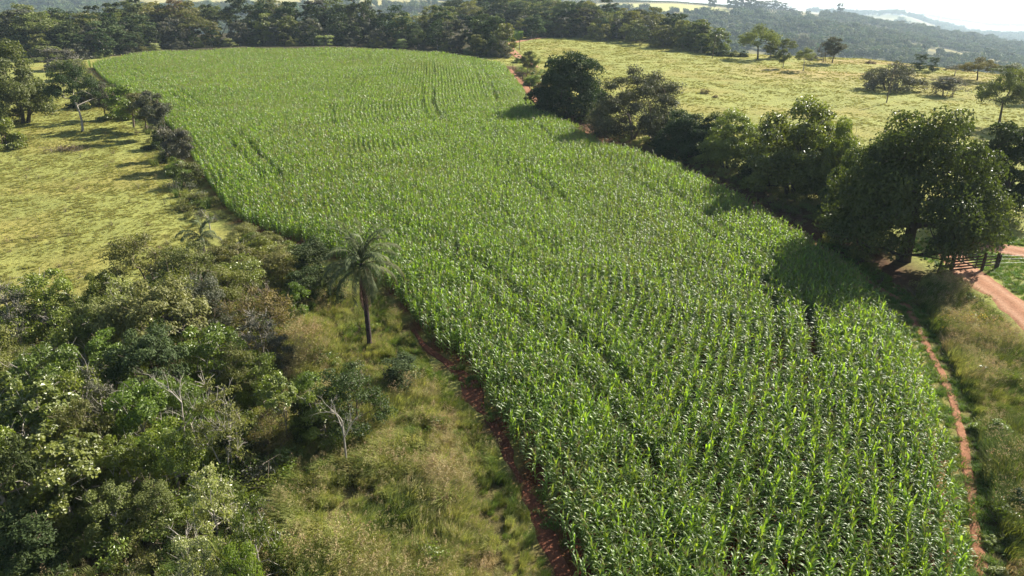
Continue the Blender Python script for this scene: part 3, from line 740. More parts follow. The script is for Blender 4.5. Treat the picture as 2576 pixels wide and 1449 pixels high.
# verge of the right path and strip beside the soil
x = RNG.uniform(-5, 45, 26000); y = RNG.uniform(12, 60, 26000)
d, _, _ = dist_polyline(x, y, RB); k = ~inpoly(x, y, FIELD) & (d < 3.4) & off_roads(x, y, -.15) & (x > 5); x, y = x[k], y[k]
scatter('verge_grass', x, y, GREENT, RNG.uniform(.4, 1.1, len(x)), 'short bright green grass along the path beside the cornfield', 'grass')
x, y = rand_in(LPAST, 5.5, ylim=(30, 175))
k = vnoise(x, y, 2.0, 51) > .1; x, y = x[k], y[k]
scatter('pasture_grass', x, y, PASTT, (.35 + .7 * vnoise(x, y, 1.6, 53)) * RNG.uniform(.7, 1.3, len(x)), 'yellow green grass of the left pasture', 'grass')
x, y = rand_in(RPAST, 2.4, ylim=(30, 290))
k = (dist_polyline(x, y, RB)[0] > 8) & off_roads(x, y, .1) & (vnoise(x, y, 2.4, 52) > .3); x, y = x[k], y[k]
scatter('pasture_grass', x, y, PASTT, (.4 + .8 * vnoise(x, y, 2.2, 54)) * RNG.uniform(.6, 1.3, len(x)), 'yellow green grass of the wide right pasture', 'grass')
x = RNG.uniform(36, 62, 6000); y = RNG.uniform(36, 62, 6000); k = off_roads(x, y, .0) & ~inpoly(x, y, RROUGH) & (dist_polyline(x, y, RB)[0] > 9); x, y = x[k], y[k]
scatter('green_grass', x, y, GREENT, RNG.uniform(.5, 1.0, len(x)), 'bright green grass beside the dirt road and gate', 'grass')
x, y = rand_in(SCRUB, 1.6, ylim=(12, 75))
scatter('undergrowth', x, y, UNDER, (.55 + .8 * vnoise(x, y, 3, 61)) * RNG.uniform(.7, 1.2, len(x)), 'dense leafy undergrowth beneath the scrub trees at lower left', 'undergrowth', idx=RNG.choice(5, len(x), p=[.3, .25, .25, .12, .08]))
x, y = rand_in(SCRUB, 1.5, ylim=(12, 75))
scatter('scrub_grass', x, y, TALL, RNG.uniform(.5, 1.0, len(x)), 'rough grass growing among the scrub trees at lower left', 'grass', idx=RNG.integers(0, 2, len(x)) * 2)
sp = np.repeat(LSTRIP, 2, axis=0); sp = sp[RNG.random(len(sp)) < .9]; sp = resample(LSTRIP, .22) + RNG.normal(0, .38, (len(resample(LSTRIP, .22)), 2)); sp = sp[vnoise(sp[:, 0], sp[:, 1], 1.6, 57) > .58]
scatter('strip_grass', sp[:, 0], sp[:, 1], GREENT, RNG.uniform(.4, 1.1, len(sp)), 'green tufts creeping over the red soil strip', 'grass')
sp = resample(RTRACK[RTRACK[:, 1] < 60], .2) ; sp = sp + RNG.normal(0, .3, sp.shape); sp = sp[(vnoise(sp[:, 0], sp[:, 1], 1.8, 59) > .38) & ~inpoly(sp[:, 0], sp[:, 1], FIELD)]
scatter('path_grass', sp[:, 0], sp[:, 1], GREENT, RNG.uniform(.35, .9, len(sp)), 'low green tufts growing on the dirt path along the cornfield', 'grass')
# weeds scattered in the tall grass, pasture and hedge foot
x, y = rand_in(TALLG, .12, ylim=(14, 90)); x2, y2 = rand_in(RROUGH, .35, ylim=(12, 70))
x = np.concatenate([x, x2]); y = np.concatenate([y, y2]); k = (dist_polyline(x, y, LB)[0] > 2.2) & off_roads(x, y, .6); x, y = x[k], y[k]
scatter('weeds', x, y, [UNDER[0], UNDER[1], DRYB[0]], RNG.uniform(.5, 1.1, len(x)), 'leafy weeds standing in the tall grass', 'weeds')
x, y = rand_in(LPAST, .05, ylim=(30, 175))
scatter('pasture_weeds', x, y, DRYB, RNG.uniform(.4, 1.0, len(x)), 'low brown and olive weeds dotting the left pasture', 'weeds')
# hedge foot along the field's left edge and tree belt litter shrubs along the right
LBf = LB[(LB[:, 1] > 66)]
hp = resample(offset_pl(LBf, -2.6), .55); hp = hp + RNG.normal(0, .9, hp.shape)
hp = hp[~inpoly(hp[:, 0], hp[:, 1], FIELD)]
scatter('hedge_undergrowth', hp[:, 0], hp[:, 1], [UNDER[0], UNDER[1], UNDER[4], TALL[0], TALL[2]], RNG.uniform(.5, 1.3, len(hp)), 'low shrubs and grass along the left edge of the cornfield', 'undergrowth')
RBf = RB[(RB[:, 1] > 52) & (RB[:, 1] < 190)]
hp = np.concatenate([resample(offset_pl(RBf, q), .8) for q in (3.6, 5.5, 7.5)]); hp = hp + RNG.normal(0, .8, hp.shape)
hp = hp[~inpoly(hp[:, 0], hp[:, 1], FIELD)]; hp = hp[off_roads(hp[:, 0], hp[:, 1], .3) & (vnoise(hp[:, 0], hp[:, 1], 5, 70) > .35)]
scatter('belt_undergrowth', hp[:, 0], hp[:, 1], [UNDER[0], UNDER[1], DRYB[0], TALL[0]], RNG.uniform(.5, 1.2, len(hp)), 'low shrubs beneath the tree belt right of the cornfield', 'undergrowth')
# ------------------------------------------------------------------ tree kinds
K = {}
K['mass'] = make_tree('mass', 1, 13.5, 16, M['belt'], M['bark_dark'], 60, 50000, .33, .20, 'dome', .6, .55, clump=.15, shell=.3)
K['airy_big'] = make_tree('airy_big', 2, 11, 13.5, M['olive'], M['bark_mid'], 46, 36000, .26, .10, 'dome', .7, .3, stems=3, clump=.14, twigs=160, shell=.55)
K['leafy_big'] = make_tree('leafy_big', 3, 11, 12, M['broad'], M['bark_dark'], 44, 30000, .32, .16, 'dome', .7, .35, stems=2, clump=.15, twigs=40)
K['dense_round'] = make_tree('dense_round', 4, 11.5, 13, M['broad_dark'], M['bark_dark'], 48, 34000, .36, .04, 'dome', .8, .4, clump=.16, shell=.25)
K['n_wide'] = make_tree('n_wide', 12, 10, 8, M['broad_dark'], M['bark_dark'], 40, 22000, .3, .22, 'dome', .75, .3, clump=.16, shell=.3)
K['flat'] = make_tree('flat', 5, 9, 8.5, M['olive'], M['bark_pale'], 20, 14000, .22, .35, 'flat', .6, .17, clump=.16, twigs=30, shell=.5)
K['umbrella'] = make_tree('umbrella', 6, 8, 11, M['olive'], M['bark_dark'], 26, 9000, .34, .3, 'flat', .6, .22, clump=.14, twigs=20, shell=.5)
K['low_wide'] = make_tree('low_wide', 7, 6.5, 13, M['grey'], M['bark_dark'], 30, 12000, .34, .16, 'dome', .7, .3, stems=3, clump=.13, twigs=30)
K['bare'] = make_tree('bare', 8, 5.5, 5, M['grey'], M['bark_mid'], 16, 900, .2, .2, 'dome', .5, .1, stems=4, clump=.2, twigs=150)
K['small'] = make_tree('small', 9, 4.5, 3.6, M['olive'], M['bark_mid'], 14, 7000, .2, .25, 'round', .6, .09, clump=.2, twigs=40, shell=.5)
K['shrub'] = make_tree('shrub', 10, 3.2, 3.6, M['broad'], M['bark_mid'], 14, 7000, .19, .03, 'dome', .7, .07, stems=3, clump=.2, twigs=30)
K['shrub_grey'] = make_tree('shrub_grey', 11, 3.6, 3.2, M['grey'], M['bark_pale'], 14, 5200, .18, .05, 'dome', .5, .06, stems=4, clump=.2, twigs=90, shell=.6)
# near scrub (fine leaves)
K['n_round'] = make_tree('n_round', 20, 6, 5.2, M['broad'], M['bark_pale'], 24, 9500, .19, .22, 'dome', .65, .11, clump=.17, twigs=30, shell=.45)
K['n_olive'] = make_tree('n_olive', 21, 6.5, 5.8, M['olive'], M['bark_mid'], 24, 8500, .18, .3, 'dome', .55, .11, stems=2, clump=.16, twigs=60, shell=.5)
K['n_feather'] = make_tree('n_feather', 22, 6.2, 6.2, M['broad'], M['bark_mid'], 26, 9500, .30, .3, 'flat', .7, .11, clump=.15, twigs=20, aspect=.3, shell=.4, leaf_up=.9)
K['n_pale'] = make_tree('n_pale', 23, 4.8, 3.6, M['pale'], M['bark_pale'], 20, 4200, .17, .15, 'dome', .5, .08, clump=.18, twigs=60, aspect=.5, shell=.55)
K['n_sparse'] = make_tree('n_sparse', 24, 6.5, 3.8, M['grey'], M['bark_pale'], 18, 3000, .16, .35, 'dome', .5, .09, stems=4, clump=.18, twigs=110, shell=.6)
K['n_bright'] = make_tree('n_bright', 25, 4.5, 3.8, M['bright'], M['bark_mid'], 18, 6500, .17, .06, 'dome', .75, .08, clump=.19, twigs=10)
K['n_rust'] = make_tree('n_rust', 26, 5.5, 5, M['rust'], M['bark_mid'], 20, 5200, .14, .2, 'dome', .5, .08, stems=3, clump=.18, twigs=120, shell=.6)
K['n_palmate'] = make_tree('n_palmate', 27, 6.5, 5, M['broad'], M['bark_pale'], 30, 6500, .21, .3, 'flat', .6, .1, stems=2, clump=.12, twigs=10, aspect=.8, shell=.6, leaf_up=1.2)
K['n_vine'] = make_tree('n_vine', 28, 5.5, 3.2, M['broad_dark'], M['bark_mid'], 24, 6500, .17, .02, 'column', .75, .1, clump=.2, twigs=15)
# wood (seen from 200 m and more)
for i, (cr_, mt, h_, w_, b_, n_) in enumerate([('dome', 'broad_dark', 12, 9, .1, 3600), ('flat', 'olive', 13, 10, .3, 2600), ('column', 'broad_dark', 12, 6.5, .03, 3400),
                                              ('round', 'far', 11, 8, .12, 3200), ('dome', 'grey', 11, 8.5, .1, 2600), ('dome', 'olive', 10, 8, .05, 3000), ('column', 'grey', 10, 5, .05, 2400)]):
    K['w%d' % i] = make_tree('wood%d' % i, 40 + i, h_, w_, M[mt], M['bark_mid'] if i % 2 else M['bark_pale'], 26, n_, .55, b_, cr_, .6, .2, stems=1 + (i % 2), clump=.16, twigs=30, shell=.45)
K['euc'] = make_tree('euc', 60, 24, 13, M['far'], M['bark_pale'], 26, 5200, 1.1, .12, 'column', .6, .4, clump=.15, twigs=20)

# ------------------------------------------------------------------ tree belt on the right of the field
def base_tree(name, kind, px, py, pw, ph, label, cat='tree', group=None, lm=None, rot=None):
    x, y, z = P(px, py); dep = y * CP + (CAMH - z) * SP
    H = ph * dep / FPX / (CP * 1.0); W = pw * dep / FPX
    H = ph * dep / FPX * 1.03
    return place_tree(name, K[kind], (x, y, z), H, W, rot, label, cat, group, lm)

GB = 'trees of the belt along the right edge of the cornfield'
base_tree('broadleaf_tree', 'mass', 2272, 655, 392, 402, 'huge dark dense tree standing left of the wooden gate', group=GB)
base_tree('broadleaf_tree', 'leafy_big', 1998, 490, 300, 250, 'broad olive green tree left of the huge dark tree, thin trunks showing', group=GB)
base_tree('broadleaf_tree', 'leafy_big', 1835, 425, 175, 155, 'bright leaved bushy tree between the dark thicket and the broad olive tree', group=GB)
base_tree('broadleaf_tree', 'dense_round', 1722, 395, 165, 130, 'low dark thicket tree right of the open twiggy tree', group=GB)
base_tree('broadleaf_tree', 'airy_big', 1600, 350, 255, 200, 'open grey brown twiggy tree right of the rounded dark tree', group=GB, lm=M['grey_dark'])
base_tree('broadleaf_tree', 'dense_round', 1432, 292, 205, 178, 'rounded dark green tree, farthest large tree of the belt', group=GB)
base_tree('broadleaf_tree', 'leafy_big', 2130, 560, 150, 200, 'dark filler tree squeezed against the left side of the huge tree', group=GB, lm=M['broad_dark'])
base_tree('broadleaf_tree', 'n_wide', 2502, 548, 205, 278, 'dark tree standing behind the wooden gate, right of the huge tree', group=GB)
base_tree('broadleaf_tree', 'dense_round', 1925, 455, 130, 170, 'dark tree wedged left of the broad olive tree', group=GB)
base_tree('broadleaf_tree', 'leafy_big', 2075, 520, 150, 230, 'green tree wedged right of the broad olive tree', group=GB)
base_tree('broadleaf_tree', 'dense_round', 1675, 365, 90, 80, 'small dark crown between the twiggy tree and the dark thicket', group=GB)
base_tree('broadleaf_tree', 'leafy_big', 1780, 400, 110, 120, 'narrow dark crown right of the dark thicket tree', group=GB, lm=M['broad_dark'])
base_tree('broadleaf_tree', 'n_wide', 2205, 600, 150, 240, 'shaded tree at the left foot of the huge dark tree', group=GB)
base_tree('shrub', 'shrub', 1476, 300, 42, 50, 'small pale green shrub at the foot of the rounded dark tree', 'shrub', lm=M['pale'])
base_tree('small_tree', 'small', 1327, 188, 40, 56, 'small thin tree where the far dirt road bends', 'tree')
base_tree('small_tree', 'small', 1342, 186, 34, 46, 'slighter tree just right of the small one at the road bend', 'tree')
base_tree('shrub', 'shrub', 1345, 214, 62, 40, 'rounded green shrub below the small trees at the road bend', 'shrub')
base_tree('shrub', 'shrub', 1372, 232, 55, 52, 'brown tinged shrub left of the rounded dark tree', 'shrub', lm=M['rust'])
base_tree('shrub', 'shrub_grey', 1405, 250, 50, 50, 'grey shrub touching the left side of the rounded dark tree', 'shrub')
base_tree('shrub', 'shrub_grey', 1365, 262, 34, 30, 'low grey shrub beside the path left of the rounded dark tree', 'shrub')
base_tree('shrub', 'shrub', 1305, 158, 34, 20, 'low shrub on the red bank of the far dirt road', 'shrub')

# ------------------------------------------------------------------ pasture trees on the right
GP = 'scattered trees of the right pasture'
base_tree('umbrella_tree', 'umbrella', 1906, 150, 104, 76, 'flat topped umbrella tree on the pasture crest', group=GP)
base_tree('pasture_tree', 'small', 1937, 147, 42, 40, 'slender tree tucked against the right of the umbrella tree', group=GP)
base_tree('pasture_tree', 'flat', 1975, 145, 56, 44, 'thin spreading olive tree right of the umbrella tree', group=GP)
base_tree('pasture_tree', 'umbrella', 2010, 140, 70, 46, 'grey green tree with layered branches behind the thin spreading tree', group=GP, lm=M['grey'])
base_tree('pasture_tree', 'small', 1968, 172, 34, 46, 'thin leaning sapling standing in the open pasture', group=GP)
base_tree('pasture_tree', 'flat', 2020, 178, 52, 52, 'small pale trunked tree in the open pasture', group=GP)
base_tree('pasture_tree', 'bare', 2072, 158, 52, 62, 'dark trunked half bare tree on the pasture crest', group=GP, lm=M['grey'])
base_tree('pasture_tree', 'small', 2093, 158, 56, 60, 'bushy grey tree touching the half bare dark trunk', group=GP, lm=M['grey'])
base_tree('pasture_shrub', 'shrub', 2126, 142, 32, 24, 'small yellow green bush right of the half bare tree', 'shrub', lm=M['bright'])
base_tree('pasture_shrub', 'shrub_grey', 2163, 146, 42, 32, 'round grey bush alone on the dry pasture crest', 'shrub')
base_tree('pasture_tree', 'low_wide', 2238, 226, 150, 66, 'low wide dark crowned tree with many stems in mid pasture', group=GP)
base_tree('pasture_tree', 'bare', 2350, 235, 70, 50, 'bare grey shrubby tree right of the low wide tree', group=GP)
base_tree('pasture_tree', 'bare', 2390, 243, 80, 58, 'bare many stemmed tree farther right of the low wide tree', group=GP)
base_tree('pasture_tree', 'small', 2372, 240, 66, 44, 'half leafed bush between the two bare trees', group=GP, lm=M['grey'])
base_tree('pasture_tree', 'n_vine', 2312, 176, 42, 40, 'vine smothered dark tree on the crest edge', group=GP)
base_tree('pasture_tree', 'n_vine', 2345, 180, 34, 36, 'second vine smothered tree, right of the taller one', group=GP)
base_tree('pasture_tree', 'flat', 2402, 192, 58, 28, 'small flat tree left of the reddish crown', group=GP, lm=M['grey'])
base_tree('pasture_tree', 'umbrella', 2458, 202, 88, 50, 'flat crowned tree with reddish brown foliage on the crest', group=GP, lm=M['rust'])
base_tree('pasture_tree', 'flat', 2532, 215, 90, 52, 'olive tree behind the right crest beside the reddish crown', group=GP)
base_tree('pasture_tree', 'umbrella', 2513, 312, 132, 120, 'open crowned tree with a forked trunk near the right edge', group=GP)
base_tree('pasture_tree', 'flat', 2578, 330, 110, 130, 'tree cut off by the right edge of the photo in the pasture', group=GP)
base_tree('pasture_tree', 'umbrella', 2620, 250, 150, 90, 'wide olive crown entering at the right edge above the pasture', group=GP)
hx = [(1795, 139, 44, 22, 'broad_dark'), (1820, 141, 50, 24, 'broad_dark'), (1845, 142, 36, 18, 'olive'), (1868, 143, 30, 18, 'broad_dark'), (1950, 145, 30, 18, 'broad'), (2045, 150, 40, 14, 'grey'), (2190, 160, 30, 10, 'rust')]
hl = ['dark clipped looking bush left of the umbrella tree, nearest the wood', 'dark bush second from the wood on the crest', 'olive bush third from the wood on the crest', 'small dark bush just left of the umbrella tree trunk',
      'small bush right behind the umbrella tree trunk', 'low grey bush left of the half bare dark trunk', 'low reddish dry bush on the bare part of the crest']
for (a, b_, c, d_, m_), l_ in zip(hx, hl): base_tree('crest_bush', 'shrub', a, b_, c, d_, l_, 'shrub', 'bushes on the pasture crest', M[m_])
base_tree('dry_bush', 'shrub_grey', 1770, 235, 28, 14, 'small rust red dry bush alone in the right pasture', 'shrub', lm=M['rust'])
base_tree('dry_bush', 'shrub_grey', 1800, 245, 20, 8, 'tiny faded brown bush beside the rust red one', 'shrub', lm=M['rust'])

# ------------------------------------------------------------------ left side trees and the hedge on the field edge
base_tree('pasture_tree', 'leafy_big', 47, 312, 200, 205, 'tall spreading olive tree at the left edge of the photo', cat='tree', group='trees of the left pasture', rot=1.0, lm=M['olive'])
base_tree('pasture_tree', 'flat', 207, 330, 128, 158, 'slender flat topped tree with pale forked trunk in the left pasture', cat='tree', group='trees of the left pasture', rot=2.2, lm=M['broad_dark'])
base_tree('pasture_tree', 'shrub', 5, 372, 110, 120, 'low leafy tree at the very left edge below the tall olive tree', cat='tree', group='trees of the left pasture')
base_tree('pasture_tree', 'leafy_big', -70, 300, 150, 170, 'olive tree half outside the left edge of the photo', cat='tree', group='trees of the left pasture', lm=M['olive'])
GH = 'small trees and shrubs of the hedge on the left field edge'
hedge = [(150, 175, 70, 50, 'shrub_grey', None, 'pale grey shrub at the far left corner of the cornfield'),
         (185, 200, 70, 50, 'shrub_grey', 'olive', 'olive shrub behind the flat topped tree of the left pasture'),
         (130, 150, 90, 40, 'shrub', 'olive', 'low olive shrub in front of the wood at far left'),
         (225, 270, 60, 52, 'shrub', 'broad_dark', 'dark bush behind the forked pale trunk'),
         (268, 300, 50, 66, 'small', 'grey', 'small grey twiggy tree right of the forked pale trunk'),
         (250, 250, 60, 40, 'shrub', 'broad_dark', 'dark bush against the corn right of the flat topped tree'),
         (300, 300, 60, 44, 'shrub', 'broad', 'green bush below the small grey twiggy tree'),
         (335, 322, 74, 78, 'small', 'broad', 'leafy small tree where the hedge bends at the field edge'),
         (372, 332, 66, 70, 'small', 'olive', 'olive small tree next along the hedge'),
         (402, 348, 60, 84, 'small', 'grey', 'greyish small tree before the dark hedge bush'),
         (412, 372, 60, 52, 'shrub', 'broad_dark', 'dark dense hedge bush casting the long pasture shadow'),
         (440, 400, 66, 76, 'shrub_grey', None, 'grey twiggy hedge shrub below the dark bush'),
         (462, 428, 56, 72, 'small', 'grey', 'slender grey hedge tree with thin pale stems'),
         (448, 440, 50, 44, 'shrub', 'broad', 'green bush at the foot of the slender grey hedge tree'),
         (480, 468, 50, 60, 'shrub_grey', 'olive', 'last olive shrub of the hedge before the grass strip'),
         (505, 520, 44, 36, 'shrub_grey', 'olive', 'low shrub near the end of the hedge strip')]
for px, py, w, h, kd, lm, lab in hedge: base_tree('hedge_shrub' if 'shrub' in kd else 'hedge_tree', kd, px, py, w * 1.35, h * 1.35, lab, 'shrub' if 'shrub' in kd else 'tree', GH, M[lm] if lm else None)

# dead brush pile in the left pasture
def brush_pile():
    rng = np.random.default_rng(5); b = Buf()
    for _ in range(120):
        a = rng.uniform(0, 6.28); p = np.array([rng.normal() * .9, rng.normal() * .7, abs(rng.normal()) * .35]); d = np.array([math.cos(a), math.sin(a), rng.normal() * .35]) * rng.uniform(.4, 1.2)
        tube(b, curve_pts(p - d / 2, p + d / 2, rng, .1, 4), np.linspace(.035, .01, 4), 4)
    leaves(b, rng.normal(size=(500, 3)) * np.array([.9, .7, .2]) + np.array([0, 0, .35]), rng.normal(size=(500, 3)), rng.uniform(.08, .2, 500), .4, 1, rng.random(500), rng)
    return b.mesh('brush_pile', [M['bark_mid'], M['rust']], False)
add_obj('brush_pile', brush_pile(), loc=P(172, 378), label='heap of dead brown branches lying in the left pasture', cat='brush pile').scale = (1.25, 1, 1)

# ------------------------------------------------------------------ scrub at lower left
def crown_tree(name, kind, px, py, pw, label, hm=None, lm=None, rot=None, group='trees of the scrub at lower left', cat='tree', wide=1.0):
    """placed by the middle of its crown as the photograph shows it"""
    p = K[kind]; H = hm or p['H']
    a = at(px, py, H * .72)[0]; z = float(zg(*a)); dep = a[1] * CP + (CAMH - z - H * .7) * SP
    W = pw * dep / FPX * wide
    return place_tree(name, p, (a[0], a[1], z), H, W, rot, label, cat, group, lm)
S = [('scrub_tree', 'n_olive', 350, 620, 190, 'olive scrub tree at the upper edge of the thicket against the pasture', 6.2, None),
     ('scrub_tree', 'n_round', 250, 690, 110, 'leafy tree jutting into the pasture left of the thicket top', 4.6, None),
     ('scrub_tree', 'n_olive', 480, 640, 190, 'broad olive crown left of the small palm in the thicket', 5.6, None),
     ('scrub_tree', 'n_bright', 655, 600, 120, 'yellow green feathery bush against the corn at the thicket top', 3.6, 'bright'),
     ('scrub_tree', 'n_olive', 610, 665, 180, 'dark olive crown below the yellow green feathery bush', 4.4, 'broad'),
     ('scrub_tree', 'n_vine', 785, 645, 125, 'dark vine covered bush between the thicket and the tall palm', 4.6, None),
     ('scrub_tree', 'n_bright', 738, 715, 92, 'glossy bright green round tree at the right side of the thicket', 3.8, None),
     ('scrub_tree', 'n_rust', 640, 735, 190, 'sparse orange brown tree in the middle of the thicket', 5.6, None),
     ('scrub_tree', 'n_round', 90, 700, 190, 'rounded green crown at the left end of the thicket top', 5.8, None),
     ('scrub_tree', 'n_sparse', 20, 740, 110, 'half bare pale branched tree at the left photo edge', 5.5, None),
     ('scrub_tree', 'n_pale', 300, 720, 120, 'crown with shiny pale leaves near the thicket top', 5.6, 'pale'),
     ('scrub_tree', 'n_feather', 400, 760, 230, 'wide grey green feathery leaved crown in the thicket centre', 6.4, 'olive'),
     ('scrub_tree', 'n_round', 190, 790, 190, 'leafy crown left of the feathery leaved crown', 6.2, None),
     ('scrub_tree', 'n_olive', 500, 720, 150, 'greyish crown right above the feathery leaved crown', 5.6, 'grey'),
     ('scrub_tree', 'n_round', 520, 830, 190, 'glossy green crown below the orange brown tree', 5.4, None),
     ('scrub_tree', 'n_round', 100, 890, 230, 'large leafy crown at left above the dark gap', 6.6, None),
     ('scrub_tree', 'n_vine', 260, 880, 110, 'yellow green vine column in the thicket', 5.0, 'bright'),
     ('scrub_tree', 'n_feather', 370, 880, 190, 'dark feathery crown above the slanting trunks', 5.6, 'broad_dark'),
     ('scrub_tree', 'n_round', 640, 900, 130, 'small green crown at the grass side of the thicket', 3.6, None),
     ('scrub_tree', 'n_olive', 700, 860, 90, 'grey green bush where the thicket meets the tall grass', 3.0, 'grey'),
     ('scrub_tree', 'n_palmate', 60, 1010, 210, 'tree with large palm shaped leaves at the left edge', 6.5, None),
     ('scrub_tree', 'n_round', 330, 980, 210, 'fresh green crown in the lower middle of the thicket', 6.0, 'bright'),
     ('scrub_tree', 'n_sparse', 535, 990, 150, 'tree with several white stems rising from the thicket', 6.8, 'olive'),
     ('scrub_tree', 'n_olive', 200, 1050, 170, 'olive crown left of the fresh green crown', 5.8, None),
     ('scrub_tree', 'n_round', 420, 1080, 170, 'green crown left of the white stemmed tree', 5.0, None),
     ('scrub_tree', 'n_palmate', 130, 1140, 230, 'large leaved tree with a bent pale branch at lower left', 5.6, None),
     ('scrub_tree', 'n_vine', 20, 1180, 140, 'dark vine hung tree at the left edge near the bottom', 6.5, None),
     ('scrub_tree', 'n_rust', 670, 1040, 120, 'brown tangle of dead vines right of the white stems', 3.6, None),
     ('scrub_tree', 'n_palmate', 700, 980, 110, 'small large leaved tree above the brown tangle', 4.4, None),
     ('scrub_tree', 'n_round', 800, 985, 150, 'leafy green bush left of the lone white trunk', 4.6, 'broad'),
     ('scrub_tree', 'n_bright', 770, 940, 90, 'bright bush in front of the tall palm, left side', 2.8, None),
     ('scrub_tree', 'n_olive', 880, 950, 205, 'wide dark green crown spreading behind the lone white trunk', 4.8, 'belt'),
     ('scrub_bush', 'n_vine', 1010, 915, 120, 'round dark bush below the tall palm beside the field', 2.2, None),
     ('scrub_tree', 'n_pale', 520, 1200, 150, 'pale yellow leaved tree at the foot of the white stems', 4.4, None),
     ('scrub_tree', 'n_pale', 620, 1270, 150, 'green and pale leaved tree at bottom centre left', 5.2, 'broad'),
     ('scrub_tree', 'n_pale', 470, 1370, 150, 'bright pale leaved tree with bare white twigs at the bottom', 3.8, None),
     ('scrub_tree', 'n_round', 600, 1390, 130, 'dark trunked green tree cut by the bottom of the photo', 4.8, None),
     ('scrub_tree', 'n_round', 260, 1230, 160, 'shaded green crown at lower left behind the large leaved tree', 3.6, 'olive'),
     ('scrub_tree', 'n_vine', 60, 1330, 180, 'dark shaded bush in the lower left corner', 3.4, None),
     ('scrub_tree', 'n_olive', 380, 1230, 130, 'olive bush left of the pale yellow leaved tree', 2.8, None),
     ('scrub_tree', 'n_sparse', 230, 960, 110, 'leaning bare pale trunks in the dark middle of the thicket', 6.2, None),
     ('scrub_tree', 'n_round', -60, 1100, 220, 'leafy tree half outside the left edge of the photo', 7.0, None),
     ('scrub_tree', 'n_olive', -70, 860, 220, 'olive crown half outside the left edge of the thicket', 6.5, None)]
S += [('scrub_tree', 'n_olive', 700, 640, 150, 'olive crown between the yellow green bush and the dark vine covered bush', 4.0, None),
      ('scrub_tree', 'n_round', 575, 615, 130, 'green crown right beside the small palm', 3.8, 'olive'),
      ('scrub_tree', 'n_vine', 835, 700, 90, 'dark leafy bush just left of the tall palm crown', 3.2, None),
      ('scrub_tree', 'n_vine', 760, 700, 100, 'shaded dark bush behind the glossy bright green tree', 3.6, None),
      ('scrub_tree', 'n_olive', 560, 700, 150, 'dense olive crown above the orange brown tree', 4.8, None),
      ('scrub_tree', 'n_round', 420, 690, 150, 'rounded crown left of the dense olive crown', 5.0, None),
      ('scrub_tree', 'n_sparse', 640, 800, 120, 'twiggy grey tree below the orange brown tree', 4.6, None),
      ('scrub_tree', 'n_feather', 250, 800, 150, 'feathery crown between two leafy crowns at left', 5.6, 'olive'),
      ('scrub_tree', 'n_round', 180, 950, 180, 'lit leafy crown above the bent pale branch', 5.6, None),
      ('scrub_tree', 'n_olive', 590, 900, 120, 'olive crown above the white stemmed tree', 4.2, None),
      ('scrub_tree', 'n_round', 450, 960, 130, 'leafy crown touching the left of the white stems', 5.2, None),
      ('scrub_tree', 'n_round', 770, 1010, 110, 'dark green bush behind the lone white trunk', 3.4, 'broad_dark'),
      ('scrub_tree', 'n_vine', 590, 1100, 110, 'dark vine clump under the white stems', 2.6, None),
      ('scrub_tree', 'n_round', 300, 1110, 150, 'leafy crown right of the bent pale branch', 4.6, None)]
for n_, kd, px, py, pw, lab, hm, lm in S:
    crown_tree(n_, kd, px, py, pw, lab, hm, M[lm] if lm else None, cat='shrub' if n_ == 'scrub_bush' else 'tree')

for kd, px, py, w, h, lm, lab in [('n_olive', 612, 622, 100, 66, None, 'olive bush wedged in the field corner by the small palm'), ('n_round', 668, 652, 110, 84, 'olive', 'rounded bush pressed against the corn left of the tall palm'),
                                 ('n_bright', 640, 640, 90, 74, 'bright', 'yellow green tree crown against the corn at the field corner'), ('n_round', 735, 684, 110, 96, None, 'leafy crown against the corn between the corner and the tall palm'),
                                 ('n_vine', 795, 722, 110, 130, None, 'tall dark vine covered bush left of the tall palm, against the corn'), ('n_olive', 850, 735, 80, 80, 'broad_dark', 'dark bush directly behind the left fronds of the tall palm')]:
    base_tree('edge_tree', kd, px, py, w, h, lab, 'tree', 'trees of the scrub at lower left', M[lm] if lm else None)

def bare_tree(seed, H, r, spread=.5, lean=(0, 0)):
    rng = np.random.default_rng(seed); b = Buf()
    top = np.array([lean[0], lean[1], H * .62]); tp = curve_pts((0, 0, -.3), top, rng, .012, 7)
    tube(b, tp, np.linspace(r * 1.2, r * .7, 7), 8)
    def grow(p, d, L, rr, lev):
        e = p + d * L; c = curve_pts(p, e, rng, .04, 5); tube(b, c, np.linspace(rr, rr * .45, 5), 5, cap=False)
        if lev < 3:
            for _ in range(3 if lev < 2 else 2):
                t = rng.integers(2, 5); dd = d + rng.normal(size=3) * .55; dd[2] += .1; dd /= np.linalg.norm(dd)
                grow(c[t], dd, L * rng.uniform(.5, .75), rr * .5, lev + 1)
    for k in range(4):
        a = k * 1.6 + rng.uniform(0, .8); d = np.array([math.cos(a) * spread, math.sin(a) * spread, .8]); d /= np.linalg.norm(d)
        grow(tp[4 + k % 3], d, H * .2, r * .6, 0)
    return b.mesh('bare_tree', [M['bark_pale']])
def bare(px, py, H, r, seed, lab, lean=(0, 0)):
    x, y, z = P(px, py)
    e = add_obj('bare_tree', None, loc=(x, y, z), label=lab, cat='tree', group='bare pale trees')
    add_obj('trunk', bare_tree(seed, H, r, lean=lean), e)
bare(873, 1180, 4.6, .05, 1, 'lone straight white trunk with bare forked top in the tall grass')
bare(470, 1170, 6.0, .05, 2, 'thin bare white tree left of the white stemmed tree', (.4, 0))
bare(330, 1040, 3.8, .04, 3, 'slanting bare trunk in the dark gap of the thicket', (-1.2, .3))
bare(270, 1010, 4.2, .04, 4, 'second slanting bare trunk left of the first in the dark gap', (-1.1, .3))
bare(60, 830, 4.2, .05, 5, 'pale dead branches rising at the left edge above the thicket', (-.8, 0))
